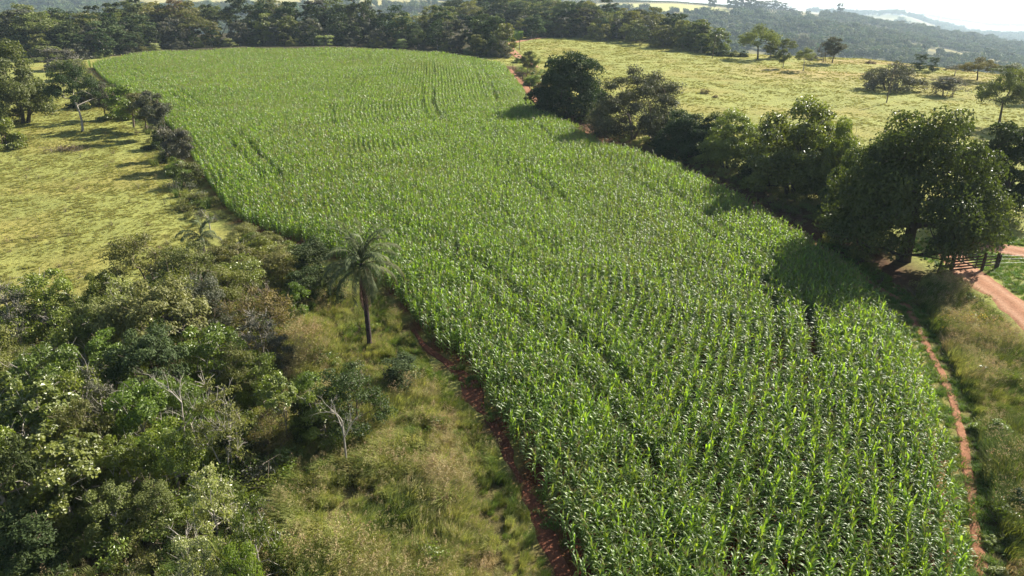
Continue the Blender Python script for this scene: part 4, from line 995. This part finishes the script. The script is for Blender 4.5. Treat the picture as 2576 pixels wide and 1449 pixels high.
bare(530, 590, 2.6, .06, 6, 'small dead grey tree at the field corner behind the small palm')
bare(470, 1449, 3.2, .05, 7, 'bare white twiggy stem at the bottom of the photo', (.3, 0))

# ------------------------------------------------------------------ palms
def frond_mesh(seed, L, e0, bend, mats, nl=48, ll=.62, hang=.8, wid=.026):
    rng = np.random.default_rng(seed); b = Buf(); n = 12; p = np.zeros(3); e = e0; pts = [p.copy()]; dirs = []
    for s in range(n):
        d = np.array([math.cos(e), 0, math.sin(e)]); p = p + d * L / n; pts.append(p.copy()); dirs.append(d); e -= bend / n * (.4 + 1.2 * s / n)
    pts = np.array(pts); tube(b, pts, np.linspace(.035, .006, n + 1), 4, 0, .9, cap=False)
    f = np.linspace(.12, .99, nl)
    for t in f:
        i = min(n - 1, int(t * n)); u = t * n - i; q = pts[i] * (1 - u) + pts[i + 1] * u; d = dirs[i]
        for sg in (-1, 1):
            lf = ll * math.sin(math.pi * (.12 + .8 * t)) ** .6 * rng.uniform(.85, 1.1)
            o = np.array([0, sg, 0]) * .75 + d * .55 + rng.normal(size=3) * .1; o /= np.linalg.norm(o)
            m = q + o * lf * .5 - np.array([0, 0, 1]) * lf * .12 * hang; k = q + o * lf * .8 - np.array([0, 0, 1]) * lf * .62 * hang
            sd = np.cross(o, [0, 0, 1]); sd = sd / (np.linalg.norm(sd) + 1e-6) * wid
            b.add([q - sd * .5, q + sd * .5, m + sd, m - sd, k], [[0, 1, 2, 3]], 0, rng.random())
            b.add([m - sd, m + sd, k], [[0, 1, 2]], 0, rng.random())
    return b.mesh('frond', mats, False)
def palm(px, py, H, L, nf, lab, trunk_r=.145, skirt=True, trunk=True):
    x, y, z = P(px, py); rng = np.random.default_rng(int(px))
    e = add_obj('palm_tree', None, loc=(x, y, z), label=lab, cat='palm tree')
    b = Buf(); n = 26; zz = np.linspace(-.3, H, n); rad = trunk_r * (1.15 - .25 * np.linspace(0, 1, n)) * (1 + .10 * (np.arange(n) % 2)) 
    tube(b, np.stack([-.012 * zz ** 1.3 * .6, 0 * zz, zz], -1), rad, 12)
    top = np.array([-.012 * H ** 1.3 * .6, 0, H])
    add_obj('trunk', b.mesh('trunk', [M['bark_palm']]), e)
    sets = [frond_mesh(1, L, math.radians(78), 1.5, [M['palm']]), frond_mesh(2, L, math.radians(52), 2.1, [M['palm']]), frond_mesh(3, L, math.radians(20), 2.1, [M['palm']]), frond_mesh(4, L * .95, math.radians(-12), 1.7, [M['palm']])]
    for k in range(nf):
        lev = min(3, int(k / nf * 4)); o = add_obj('frond', sets[lev], e, loc=top + np.array([0, 0, .1 - .09 * lev]))
        o.rotation_euler = (rng.normal() * .12, rng.normal() * .1, k * 2.399 + rng.normal() * .15); s = rng.uniform(.88, 1.08); o.scale = (s, s, s)
    if skirt:
        dm = frond_mesh(9, L * .95, math.radians(-50), .75, [M['palm_dead']], 30, .5, .9, .016)
        for k in range(11):
            o = add_obj('dead_frond', dm, e, loc=top + np.array([0, 0, -.35])); o.rotation_euler = (0, rng.uniform(.25, .5), k * .571 + rng.normal() * .2); s = rng.uniform(.75, 1.0); o.scale = (s, s * .7, s)
            if k == 0: o['label'] = 'dry brown hanging frond'
        b = Buf(); tube(b, [(0, 0, 0), (.25, 0, .12), (.5, 0, -.15), (.62, 0, -.8), (.6, 0, -1.4)], [.03, .07, .1, .06, .01], 6, 0, .8)
        o = add_obj('flower_sheath', b.mesh('flower_sheath', [M['palm_dead']]), e, loc=top + np.array([.05, 0, -.05])); o.rotation_euler = (0, 0, -.9)
    return e
palm(931, 878, 6.1, 3.15, 34, 'tall palm with drooping fronds and dry skirt beside the cornfield')
palm(520, 672, 2.7, 2.1, 16, 'small palm half buried in the thicket near the field corner', .14, False)

# ------------------------------------------------------------------ gate and fences
def box_between(buf, a, b_, w, h, mat=0, up=(0, 0, 1)):
    a = np.array(a, float); b_ = np.array(b_, float); d = b_ - a; d /= np.linalg.norm(d); up = np.array(up, float)
    s = np.cross(d, up); s /= np.linalg.norm(s) + 1e-9; u = np.cross(s, d)
    v = [p + s * sx_ * w / 2 + u * su * h / 2 for p in (a, b_) for sx_, su in ((-1, -1), (1, -1), (1, 1), (-1, 1))]
    buf.add(v, [[0, 1, 2, 3], [7, 6, 5, 4], [0, 4, 5, 1], [1, 5, 6, 2], [2, 6, 7, 3], [3, 7, 4, 0]], mat, .5)
def piece(name, parent, a, b_, w, h, mat='wood', up=(0, 0, 1)):
    b = Buf(); box_between(b, a, b_, w, h, up=up); o = add_obj(name, b.mesh(name, [M[mat]], False), parent)
    md = o.modifiers.new('bevel', 'BEVEL'); md.width = .008; md.segments = 1
    return o
gL = np.array(P(2391, 690)); gM = np.array(P(2467, 681)); gR = np.array(P(2490, 673))
ge = add_obj('wooden_gate', None, loc=gL, label='dark five railed wooden gate with diagonal brace across the dirt road', cat='gate')
def gp(t, z, off=0.0):
    d = (gM - gL); d2 = np.array([d[0], d[1], 0]); L = np.linalg.norm(d2); n = np.array([d2[1], -d2[0], 0]) / L
    return np.array([d2[0] * t, d2[1] * t, 0]) + n * off + np.array([0, 0, z + d[2] * t])
for k in range(5): piece('rail', ge, gp(.03, .38 + .24 * k), gp(.97, .34 + .24 * k), .04, .125)
piece('diagonal_brace', ge, gp(.06, 1.32, .045), gp(.80, .36, .045), .03, .09)
piece('stile', ge, gp(.05, .28, -.045), gp(.05, 1.46, -.045), .12, .045, up=(1, 0, 0))
piece('stile', ge, gp(.80, .22, -.045), gp(.80, 1.42, -.045), .10, .045, up=(1, 0, 0))
piece('hinge_post', ge, gp(-.03, -.4), gp(-.03, 1.75), .2, .2, up=(1, 0, 0))
piece('latch_post', ge, gp(1.03, -.4), gp(1.03, 1.6), .18, .18, up=(1, 0, 0))
tR = 1.0 + np.linalg.norm((gR - gM)[:2]) / np.linalg.norm((gM - gL)[:2])
fe = add_obj('gate_side_panel', None, loc=gL, label='short fixed rail panel right of the wooden gate', cat='fence')
for k in range(4): piece('rail', fe, gp(1.07, .42 + .26 * k), gp(tR, .42 + .26 * k), .035, .09)
piece('post', fe, gp(tR + .02, -.4), gp(tR + .02, 1.5), .16, .16, up=(1, 0, 0))
fp = np.array(P(2508, 675)); fq = np.array(P(2700, 668))
we = add_obj('wire_fence', None, loc=fp, label='thin wire fence running right from the gate on one post', cat='fence')
piece('post', we, (0, 0, -.3), (.05, 0, 1.25), .13, .13, up=(1, 0, 0))
piece('post', we, fq - fp + np.array([0, 0, -.3]), fq - fp + np.array([0, 0, 1.25]), .13, .13, up=(1, 0, 0))
for z_ in (.5, .85, 1.15):
    b = Buf(); tube(b, [np.array([-.6, 0, z_]), np.array([0, -.07, z_]), fq - fp + np.array([0, -.07, z_])], [.007] * 3, 4); add_obj('wire', b.mesh('wire', [M['wire']]), we)
def post(px, py, H, r, lab, lean=(0, 0), mat='wood', fork=False, name='fence_post', cat='post'):
    x, y, z = P(px, py); b = Buf(); rng = np.random.default_rng(int(px))
    tube(b, curve_pts((0, 0, -.4), (lean[0], lean[1], H), rng, .015, 6), np.linspace(r, r * .75, 6), 8)
    if fork: tube(b, curve_pts((lean[0] * .8, lean[1] * .8, H * .8), (lean[0] + .9, lean[1], H + .7), rng, .05, 4), np.linspace(r * .7, r * .3, 4), 6)
    add_obj(name, b.mesh(name, [M[mat]]), loc=(x, y, z), label=lab, cat=cat)
post(2355, 690, 1.5, .09, 'leaning rough fence post left of the gate in the shade', (.25, 0))
post(2378, 668, 1.6, .08, 'second leaning fence post just left of the gate hinge', (.2, .1))
post(2230, 258, 7.0, .12, 'leaning wooden utility pole in front of the low wide tree', (.3, 0), name='utility_pole', cat='pole', mat='bark_mid')
post(1791, 147, 6.0, .12, 'thin wooden utility pole beside the crest bushes', (.5, 0), name='utility_pole', cat='pole', mat='bark_mid')
post(1307, 127, 3.6, .13, 'forked dead trunk standing beside the far dirt road', (.1, 0), fork=True, name='dead_trunk', cat='dead tree', mat='bark_mid')
fpl = resample(offset_pl(RB[(RB[:, 1] > 125) & (RB[:, 1] < 210)], 2.3), 5.5)
for i, q in enumerate(fpl):
    b = Buf(); tube(b, [(0, 0, -.3), (0, 0, 1.35)], [.08, .07], 6)
    add_obj('fence_post', b.mesh('fence_post', [M['wood']]), loc=(q[0], q[1], float(zg(*q))), label='thin wooden fence post along the far right edge of the cornfield', cat='post', group='fence posts along the far field edge')

# plants beside the gate
def grove(name, kind, px, py, w, h, lab, lm=None, cat='shrub'): return base_tree(name, kind, px, py, w, h, lab, cat, None, lm)
grove('glossy_shrub', 'shrub', 2432, 765, 70, 44, 'dark shrub with shiny white glinting leaves below the gate', M['broad'])
grove('glossy_shrub', 'shrub', 2408, 730, 44, 40, 'smaller glinting shrub directly under the gate hinge post', M['broad'])
grove('gate_shrub', 'shrub_grey', 2368, 692, 36, 66, 'thin leafy sapling growing against the gate hinge post', M['broad'])
fb = Buf(); rr_ = np.random.default_rng(77)
q = rr_.normal(size=(260, 3)) * np.array([.9, .5, .12]) + np.array([0, 0, 1.0]); leaves(fb, q, rr_.normal(size=(260, 3)) + np.array([0, 0, 1]), rr_.uniform(.06, .12, 260), .8, 0, rr_.random(260), rr_)
q = rr_.normal(size=(900, 3)) * np.array([1, .6, .3]) + np.array([0, 0, .55]); leaves(fb, q, rr_.normal(size=(900, 3)) + np.array([0, 0, .6]), rr_.uniform(.08, .16, 900), .5, 1, rr_.random(900), rr_)
add_obj('flowering_bush', fb.mesh('flowering_bush', [M['yellow'], M['broad']], False), loc=P(2440, 830), label='bush topped with small yellow orange flowers beside the dirt road', cat='shrub')
for px, py, w, h, lab, lm in [(2500, 1100, 110, 70, 'dark green bush amid the tall grass at right', 'broad'), (2395, 830, 60, 40, 'dark low bush right of the path near the gate shade', 'broad_dark'),
                              (2560, 1290, 110, 90, 'shaded green clump at the right edge', 'broad_dark'), (2520, 860, 60, 40, 'green clump at the bank of the dirt road', 'bright'), (2470, 960, 90, 50, 'mid green clump in the middle of the right grass', 'broad'),
                              (2490, 1370, 60, 34, 'bright round grass clump beside the path at lower right', 'bright'), (2510, 1449, 70, 36, 'second bright grass clump at the bottom right', 'bright')]:
    grove('bush', 'shrub', px, py, w, h, lab, M[lm])

# ------------------------------------------------------------------ woods beyond the fields
ORD = ['first', 'second', 'third', 'fourth', 'fifth', 'sixth', 'seventh', 'eighth', 'ninth', 'tenth', 'eleventh', 'twelfth', 'thirteenth', 'fourteenth', 'fifteenth', 'sixteenth', 'seventeenth', 'eighteenth',
       'nineteenth', 'twentieth', 'twenty first', 'twenty second', 'twenty third', 'twenty fourth', 'twenty fifth', 'twenty sixth', 'twenty seventh', 'twenty eighth', 'twenty ninth', 'thirtieth', 'thirty first', 'thirty second', 'thirty third', 'thirty fourth', 'thirty fifth', 'thirty sixth']
KW = {0: 'dark round', 1: 'olive flat topped', 2: 'dark vine draped', 3: 'mid green round', 4: 'grey green', 5: 'olive bushy', 6: 'slim grey'}
front = smooth_pl(np.array([(-80, 152), (60, 150), (150, 146), (230, 150), (300, 134), (380, 126), (500, 118), (700, 114), (850, 113), (1000, 118), (1130, 129), (1255, 146)], float), 1)
nF = 33
s_ = np.linspace(0, 1, nF)
fx = np.interp(s_, np.linspace(0, 1, len(front)), front[:, 0]); fy = np.interp(s_, np.linspace(0, 1, len(front)), front[:, 1])
fw = at(fx, fy)
GL = 'trees of the long wood behind the cornfield'
for row in range(5):
    for i in range(nF):
        x, y = fw[i]; kd = random.choices([0, 1, 2, 3, 4, 5, 6], [4, 3, 4, 2, 2, 2, 1])[0]
        if row == 0: kd = random.choices([0, 2, 3, 4, 5, 6], [3, 4, 2, 2, 2, 2])[0]
        r_ = math.hypot(x, y); ux, uy = x / r_, y / r_
        dd = (1.5, 8, 16, 25, 35)[row] + random.uniform(-2, 2)
        if row == 4 and i % 2: continue
        if i > nF - 5 and row > 2: continue
        x += ux * dd + random.uniform(-2, 2); y += uy * dd; hh = (7.5, 11.5, 13.5, 14.5, 14.5)[row] * random.uniform(.8, 1.15)
        if i > nF - 9: hh *= .9
        lab = '%s tree, %s from the left along the front of the long wood' % (KW[kd], ORD[i]) if row == 0 else '%s tree inside the long wood behind the cornfield' % KW[kd]
        place_tree('wood_tree', K['w%d' % kd], (x, y, float(zg(x, y))), hh, hh * random.uniform(.82, 1.12) * (.8 if kd in (2, 6) else 1.05), None, lab, 'tree', GL)
for i in range(26):
    k_ = i * (nF - 2) / 25.0; a_ = int(k_); t_ = k_ - a_
    x = fw[a_][0] * (1 - t_) + fw[a_ + 1][0] * t_ + random.uniform(-1.5, 1.5); y = fw[a_][1] * (1 - t_) + fw[a_ + 1][1] * t_ - random.uniform(.2, 1.5)
    h_ = random.uniform(2.2, 4.8)
    place_tree('wood_edge_shrub', K['shrub' if i % 3 else 'shrub_grey'], (x, y, float(zg(x, y))), h_, h_ * random.uniform(1.1, 1.9), None, '%s bush, %s from the left at the foot of the long wood' % (('pale green', 'grey', 'olive')[i % 3], ORD[i]), 'shrub',
               'bushes at the foot of the long wood', M[('pale', 'grey', 'olive')[i % 3]] if random.random() < 2 else None)
# taller wood tree standing above the others
for px, py, h, w, lab in [(665, 116, 17.5, 7, 'tallest dark tree rising above the long wood near its middle'), (925, 116, 17, 9, 'tall dark crown standing out right of the middle of the long wood'), (455, 119, 15.5, 11, 'wide yellowish crown rising in the left half of the long wood')]:
    x, y = at(px, py)[0]; r_ = math.hypot(x, y); x += x / r_ * 14; y += y / r_ * 14
    place_tree('wood_tree', K['w0' if h > 16 else 'w1'], (x, y, float(zg(x, y))), h, w, None, lab, 'tree', GL, M['rust'] if h < 16 else None)
# wood on the ridge at the head of the right pasture
rf = smooth_pl(np.array([(1335, 97), (1375, 93), (1440, 96), (1520, 101), (1600, 110), (1700, 124), (1785, 137)], float), 1)
nR = 20
rx = np.interp(np.linspace(0, 1, nR), np.linspace(0, 1, len(rf)), rf[:, 0]); ry = np.interp(np.linspace(0, 1, nR), np.linspace(0, 1, len(rf)), rf[:, 1]); rw_ = at(rx, ry)
GR = 'trees of the wood on the ridge above the right pasture'
for row in range(9):
    for i in range(nR):
        if row > 2 and i > nR - 2 * row + 4: continue
        x, y = rw_[i]; r_ = math.hypot(x, y); dd = 2 + row * 11 + random.uniform(-3, 3); x += x / r_ * dd + random.uniform(-3, 3) - row * .6; y += y / r_ * dd
        kd = random.choices([0, 1, 2, 3, 4, 5, 6], [4, 2, 2, 3, 3, 3, 1])[0]; hh = (8 if row == 0 else 10.8) * random.uniform(.8, 1.2)
        lab = '%s tree, %s from the left along the foot of the ridge wood' % (KW[kd], ORD[i]) if row == 0 else '%s tree on the slope of the ridge wood' % KW[kd]
        place_tree('ridge_tree', K['w%d' % kd], (x, y, float(zg(x, y))), hh, hh * random.uniform(.8, 1.1), None, lab, 'tree', GR)
for row in range(5):
    for i in range(8):
        x = -33 + i * 7 + random.uniform(-2, 2); y = 320 + row * 16 + random.uniform(-3, 3)
        kd = random.choices([0, 1, 2, 3, 4, 5], [4, 2, 3, 2, 2, 2])[0]; hh = 12.5 * random.uniform(.85, 1.15)
        place_tree('ridge_tree', K['w%d' % kd], (x, y, float(zg(x, y))), hh, hh * .95, None, '%s tree in the wood behind the far corn patch' % KW[kd], 'tree', 'trees behind the far corn patch')
for px, py, w, h, kd, lm, lab in [(1312, 93, 34, 42, 'flat', 'bright', 'yellow green young tree beside the far corn patch'), (1345, 90, 56, 50, 'w3', 'olive', 'rounded grey green tree beside the yellow green young tree'),
                                  (1330, 92, 30, 34, 'small', 'grey', 'thin grey tree between the young tree and the rounded one')]:
    base_tree('roadside_tree', kd, px, py, w, h, lab, 'tree', None, M[lm])
# far corn patch
patch = poly_at([(1252, 108), (1258, 92), (1300, 88), (1318, 92), (1312, 101), (1285, 104)])
x, y = rand_in(patch, 4, ylim=(150, 500)); 
if len(x): scatter('corn_patch', x, y, CORN[:2], RNG.uniform(.9, 1.2, len(x)), 'small patch of green corn beside the far dirt road', 'corn crop')

# ------------------------------------------------------------------ valley forest and far hills
def far_tree_mesh(seed, n, r, h, leaf, mat):
    rng = np.random.default_rng(seed); b = Buf(); nc = 6
    c = rng.normal(size=(nc, 3)) * np.array([.38, .38, .16]) * r + np.array([0, 0, h * .62]); ci = rng.integers(0, nc, n)
    d = rng.normal(size=(n, 3)); d /= np.linalg.norm(d, axis=1)[:, None]
    pos = c[ci] + d * np.array([.5, .5, .42]) * r * (rng.random(n) ** .3)[:, None]; pos[:, 2] = np.maximum(pos[:, 2], .3)
    leaves(b, pos, d + rng.normal(size=(n, 3)) * .16 + np.array([0, 0, .1]), leaf * rng.uniform(.6, 1.3, n), .8, 0, np.clip(rng.random(nc)[ci] * .6 + rng.random(n) * .4, 0, 1), rng)
    tube(b, [(0, 0, -.5), (0, 0, h * .6)], [.25, .15], 4, 1)
    return b.mesh('far_tree', [mat, M['bark_pale']], False)
FT = [far_tree_mesh(300 + i, 340, 4.6 + (i % 3) * .6, 7.5 + i % 2, 1.25, M['far']) for i in range(5)]
n = 76000; yy = RNG.uniform(225, 1120, n) ** 1.0; uu = RNG.uniform(-.85, .95, n); keep = RNG.random(n) < (yy / 1120)
yy, uu = yy[keep], uu[keep]; xx = uu * yy
f1 = vnoise(xx, yy, 55, 3) * .6 + vnoise(xx, yy, 23, 4) * .4
yc = np.interp(uu, U_T, YC_T)
ok = (f1 < .63) & (yy * FS > yc + 25)
ok &= ~((yy - 60 * uu > 800) & (uu > .02) & (uu < .30)) | ((f1 < .2) & (RNG.random(len(yy)) < .3))
ok &= ~((yy > 955) & (uu > .02) & (uu < .42)) | (RNG.random(len(yy)) < .004)
ok &= ~((yy > 850) & (uu < -.05) & (vnoise(xx, yy, 120, 8) > .5))
ok &= ~((uu < .05) & (uu > -.8) & (yy < 560))          # hidden behind the long wood
ok &= RNG.random(len(yy)) < .35 + .4 * vnoise(xx, yy, 20, 98)
xx, yy = xx[ok], yy[ok]; print('valley', len(xx))
scatter('valley_forest', xx * FS, yy * FS, FT, (.7 + 1.1 * vnoise(xx, yy, 14, 97) ** 1.5) * RNG.uniform(.7, 1.35, len(xx)), 'hazy blue green forest filling the valley and slopes beyond the pasture', 'forest', tilt=.05)
# plantation rows on the far hill
rows_ = np.arange(962, 1210, 7.5); px_ = []
for r0 in rows_:
    xs = np.arange(.03 * r0, .415 * r0, 2.6); px_.append(np.stack([xs + RNG.normal(0, .3, len(xs)), np.full(len(xs), r0) + .12 * xs], -1))
px_ = np.concatenate(px_); px_ = px_[vnoise(px_[:, 0], px_[:, 1], 30, 90) < .9]
scatter('plantation', px_[:, 0] * FS, px_[:, 1] * FS, [FT[0]], RNG.uniform(.3, .45, len(px_)), 'rows of small plantation bushes on the far hill at the skyline', 'plantation')
# far ridges: tree lines
tx = []
for y0, u0, u1, c in ((2580, .40, .62, 160), (2300, .58, .8, 220), (3900, .55, .8, 260), (4950, .52, .8, 260), (1900, .5, .85, 240), (1500, -.75, -.1, 300), (2600, -.75, -.1, 300)):
    u = RNG.uniform(u0, u1, c * 5); yv = y0 + RNG.normal(0, 60, c * 5); w_ = vnoise(u * 400, yv, 9, 95) > .55
    tx.append(np.stack([u[w_] * yv[w_], yv[w_]], -1))
tx = np.concatenate(tx)
scatter('far_tree_lines', tx[:, 0] * FS, tx[:, 1] * FS, FT[:3], RNG.uniform(1.9, 3.4, len(tx)), 'pale hazy tree lines on the farthest ridges', 'trees')
# eucalyptus on the skyline
def sky_tree(px, top_py, base_py, wpx, lab, ydist, grp=None):
    ydist *= FS
    X_ = (px - 1288) / FPX; v = (base_py - 724.5) / FPX; dy = CP - v * SP; t = ydist / dy
    x = t * X_; y = ydist; z = float(zg(x, y)); H = (base_py - top_py) * (y * CP + (CAMH - z) * SP) / FPX; W = wpx * y * CP / FPX
    place_tree('eucalyptus_tree', K['euc'], (x, y, z - 1), H, W, None, lab, 'tree', grp)
sky_tree(2111, 4, 38, 22, 'lone tall tree standing on the skyline', 1085)
names = ['leftmost', 'second', 'third', 'fourth', 'fifth', 'sixth', 'seventh', 'rightmost']
for i in range(8): sky_tree(1832 + i * 12, 2 + random.uniform(-3, 3), 36, 24, '%s tree of the dark tall grove on the far hill' % names[i], 930 + random.uniform(-12, 12), 'dark grove on the far hill')
for i in range(8): sky_tree(1905 + i * 13, 2 + abs(i - 3) * 2 + (4 if i > 5 else 0), 26, 24, '%s tree of the grove on the skyline behind the dark grove' % names[i], 1080 + random.uniform(-10, 10), 'grove on the skyline')
sky_tree(1787, 0, 34, 20, 'tall slim tree left of the dark grove on the far hill', 930)
sky_tree(1795, 6, 34, 18, 'shorter tree beside the slim one left of the dark grove', 935)
for i, (px, tp, bs, w, yd) in enumerate([(2145, 33, 44, 16, 1080), (2270, 48, 68, 26, 1040), (2300, 50, 70, 26, 1030), (2398, 66, 84, 24, 1000), (2445, 73, 98, 50, 980)]):
    sky_tree(px, tp, bs, w, ['round tree just right of the lone skyline tree', 'dark tree on the brown ridge, left of a pair', 'dark tree on the brown ridge, right of a pair', 'single tree on the right ridge', 'wide dark tree farthest right on the ridge'][i], yd)

# ------------------------------------------------------------------ haze
hm, nt, N, L = new_mat('haze')
pv = N.new('ShaderNodeVolumePrincipled'); pv.inputs['Density'].default_value = .00013; pv.inputs['Color'].default_value = (.66, .82, 1.0, 1)
pv.inputs['Anisotropy'].default_value = .15
out = N.new('ShaderNodeOutputMaterial'); L.new(pv.outputs[0], out.inputs['Volume'])
b = Buf(); x0, x1, y0, y1, z0, z1 = -9000, 9000, -600, 9500, -420, 130
zlo = float(GZ.min()) - 1.0; zhi = max(62.0, float(GZ.max()) + 1.0)
x0, x1 = gx.min() - 2, gx.max() + 2; y0, y1 = gy.min() - 2, gy.max() + 2
b.add([(x0, y0, zlo), (x1, y0, zlo), (x1, y1, zlo), (x0, y1, zlo), (x0, y0, zhi), (x1, y0, zhi), (x1, y1, zhi), (x0, y1, zhi)],
      [[3, 2, 1, 0], [4, 5, 6, 7], [0, 1, 5, 4], [1, 2, 6, 5], [2, 3, 7, 6], [3, 0, 4, 7]])
add_obj('haze', b.mesh('haze', [hm], False), kind='stuff', label='thin bluish haze over the whole valley', cat='haze')
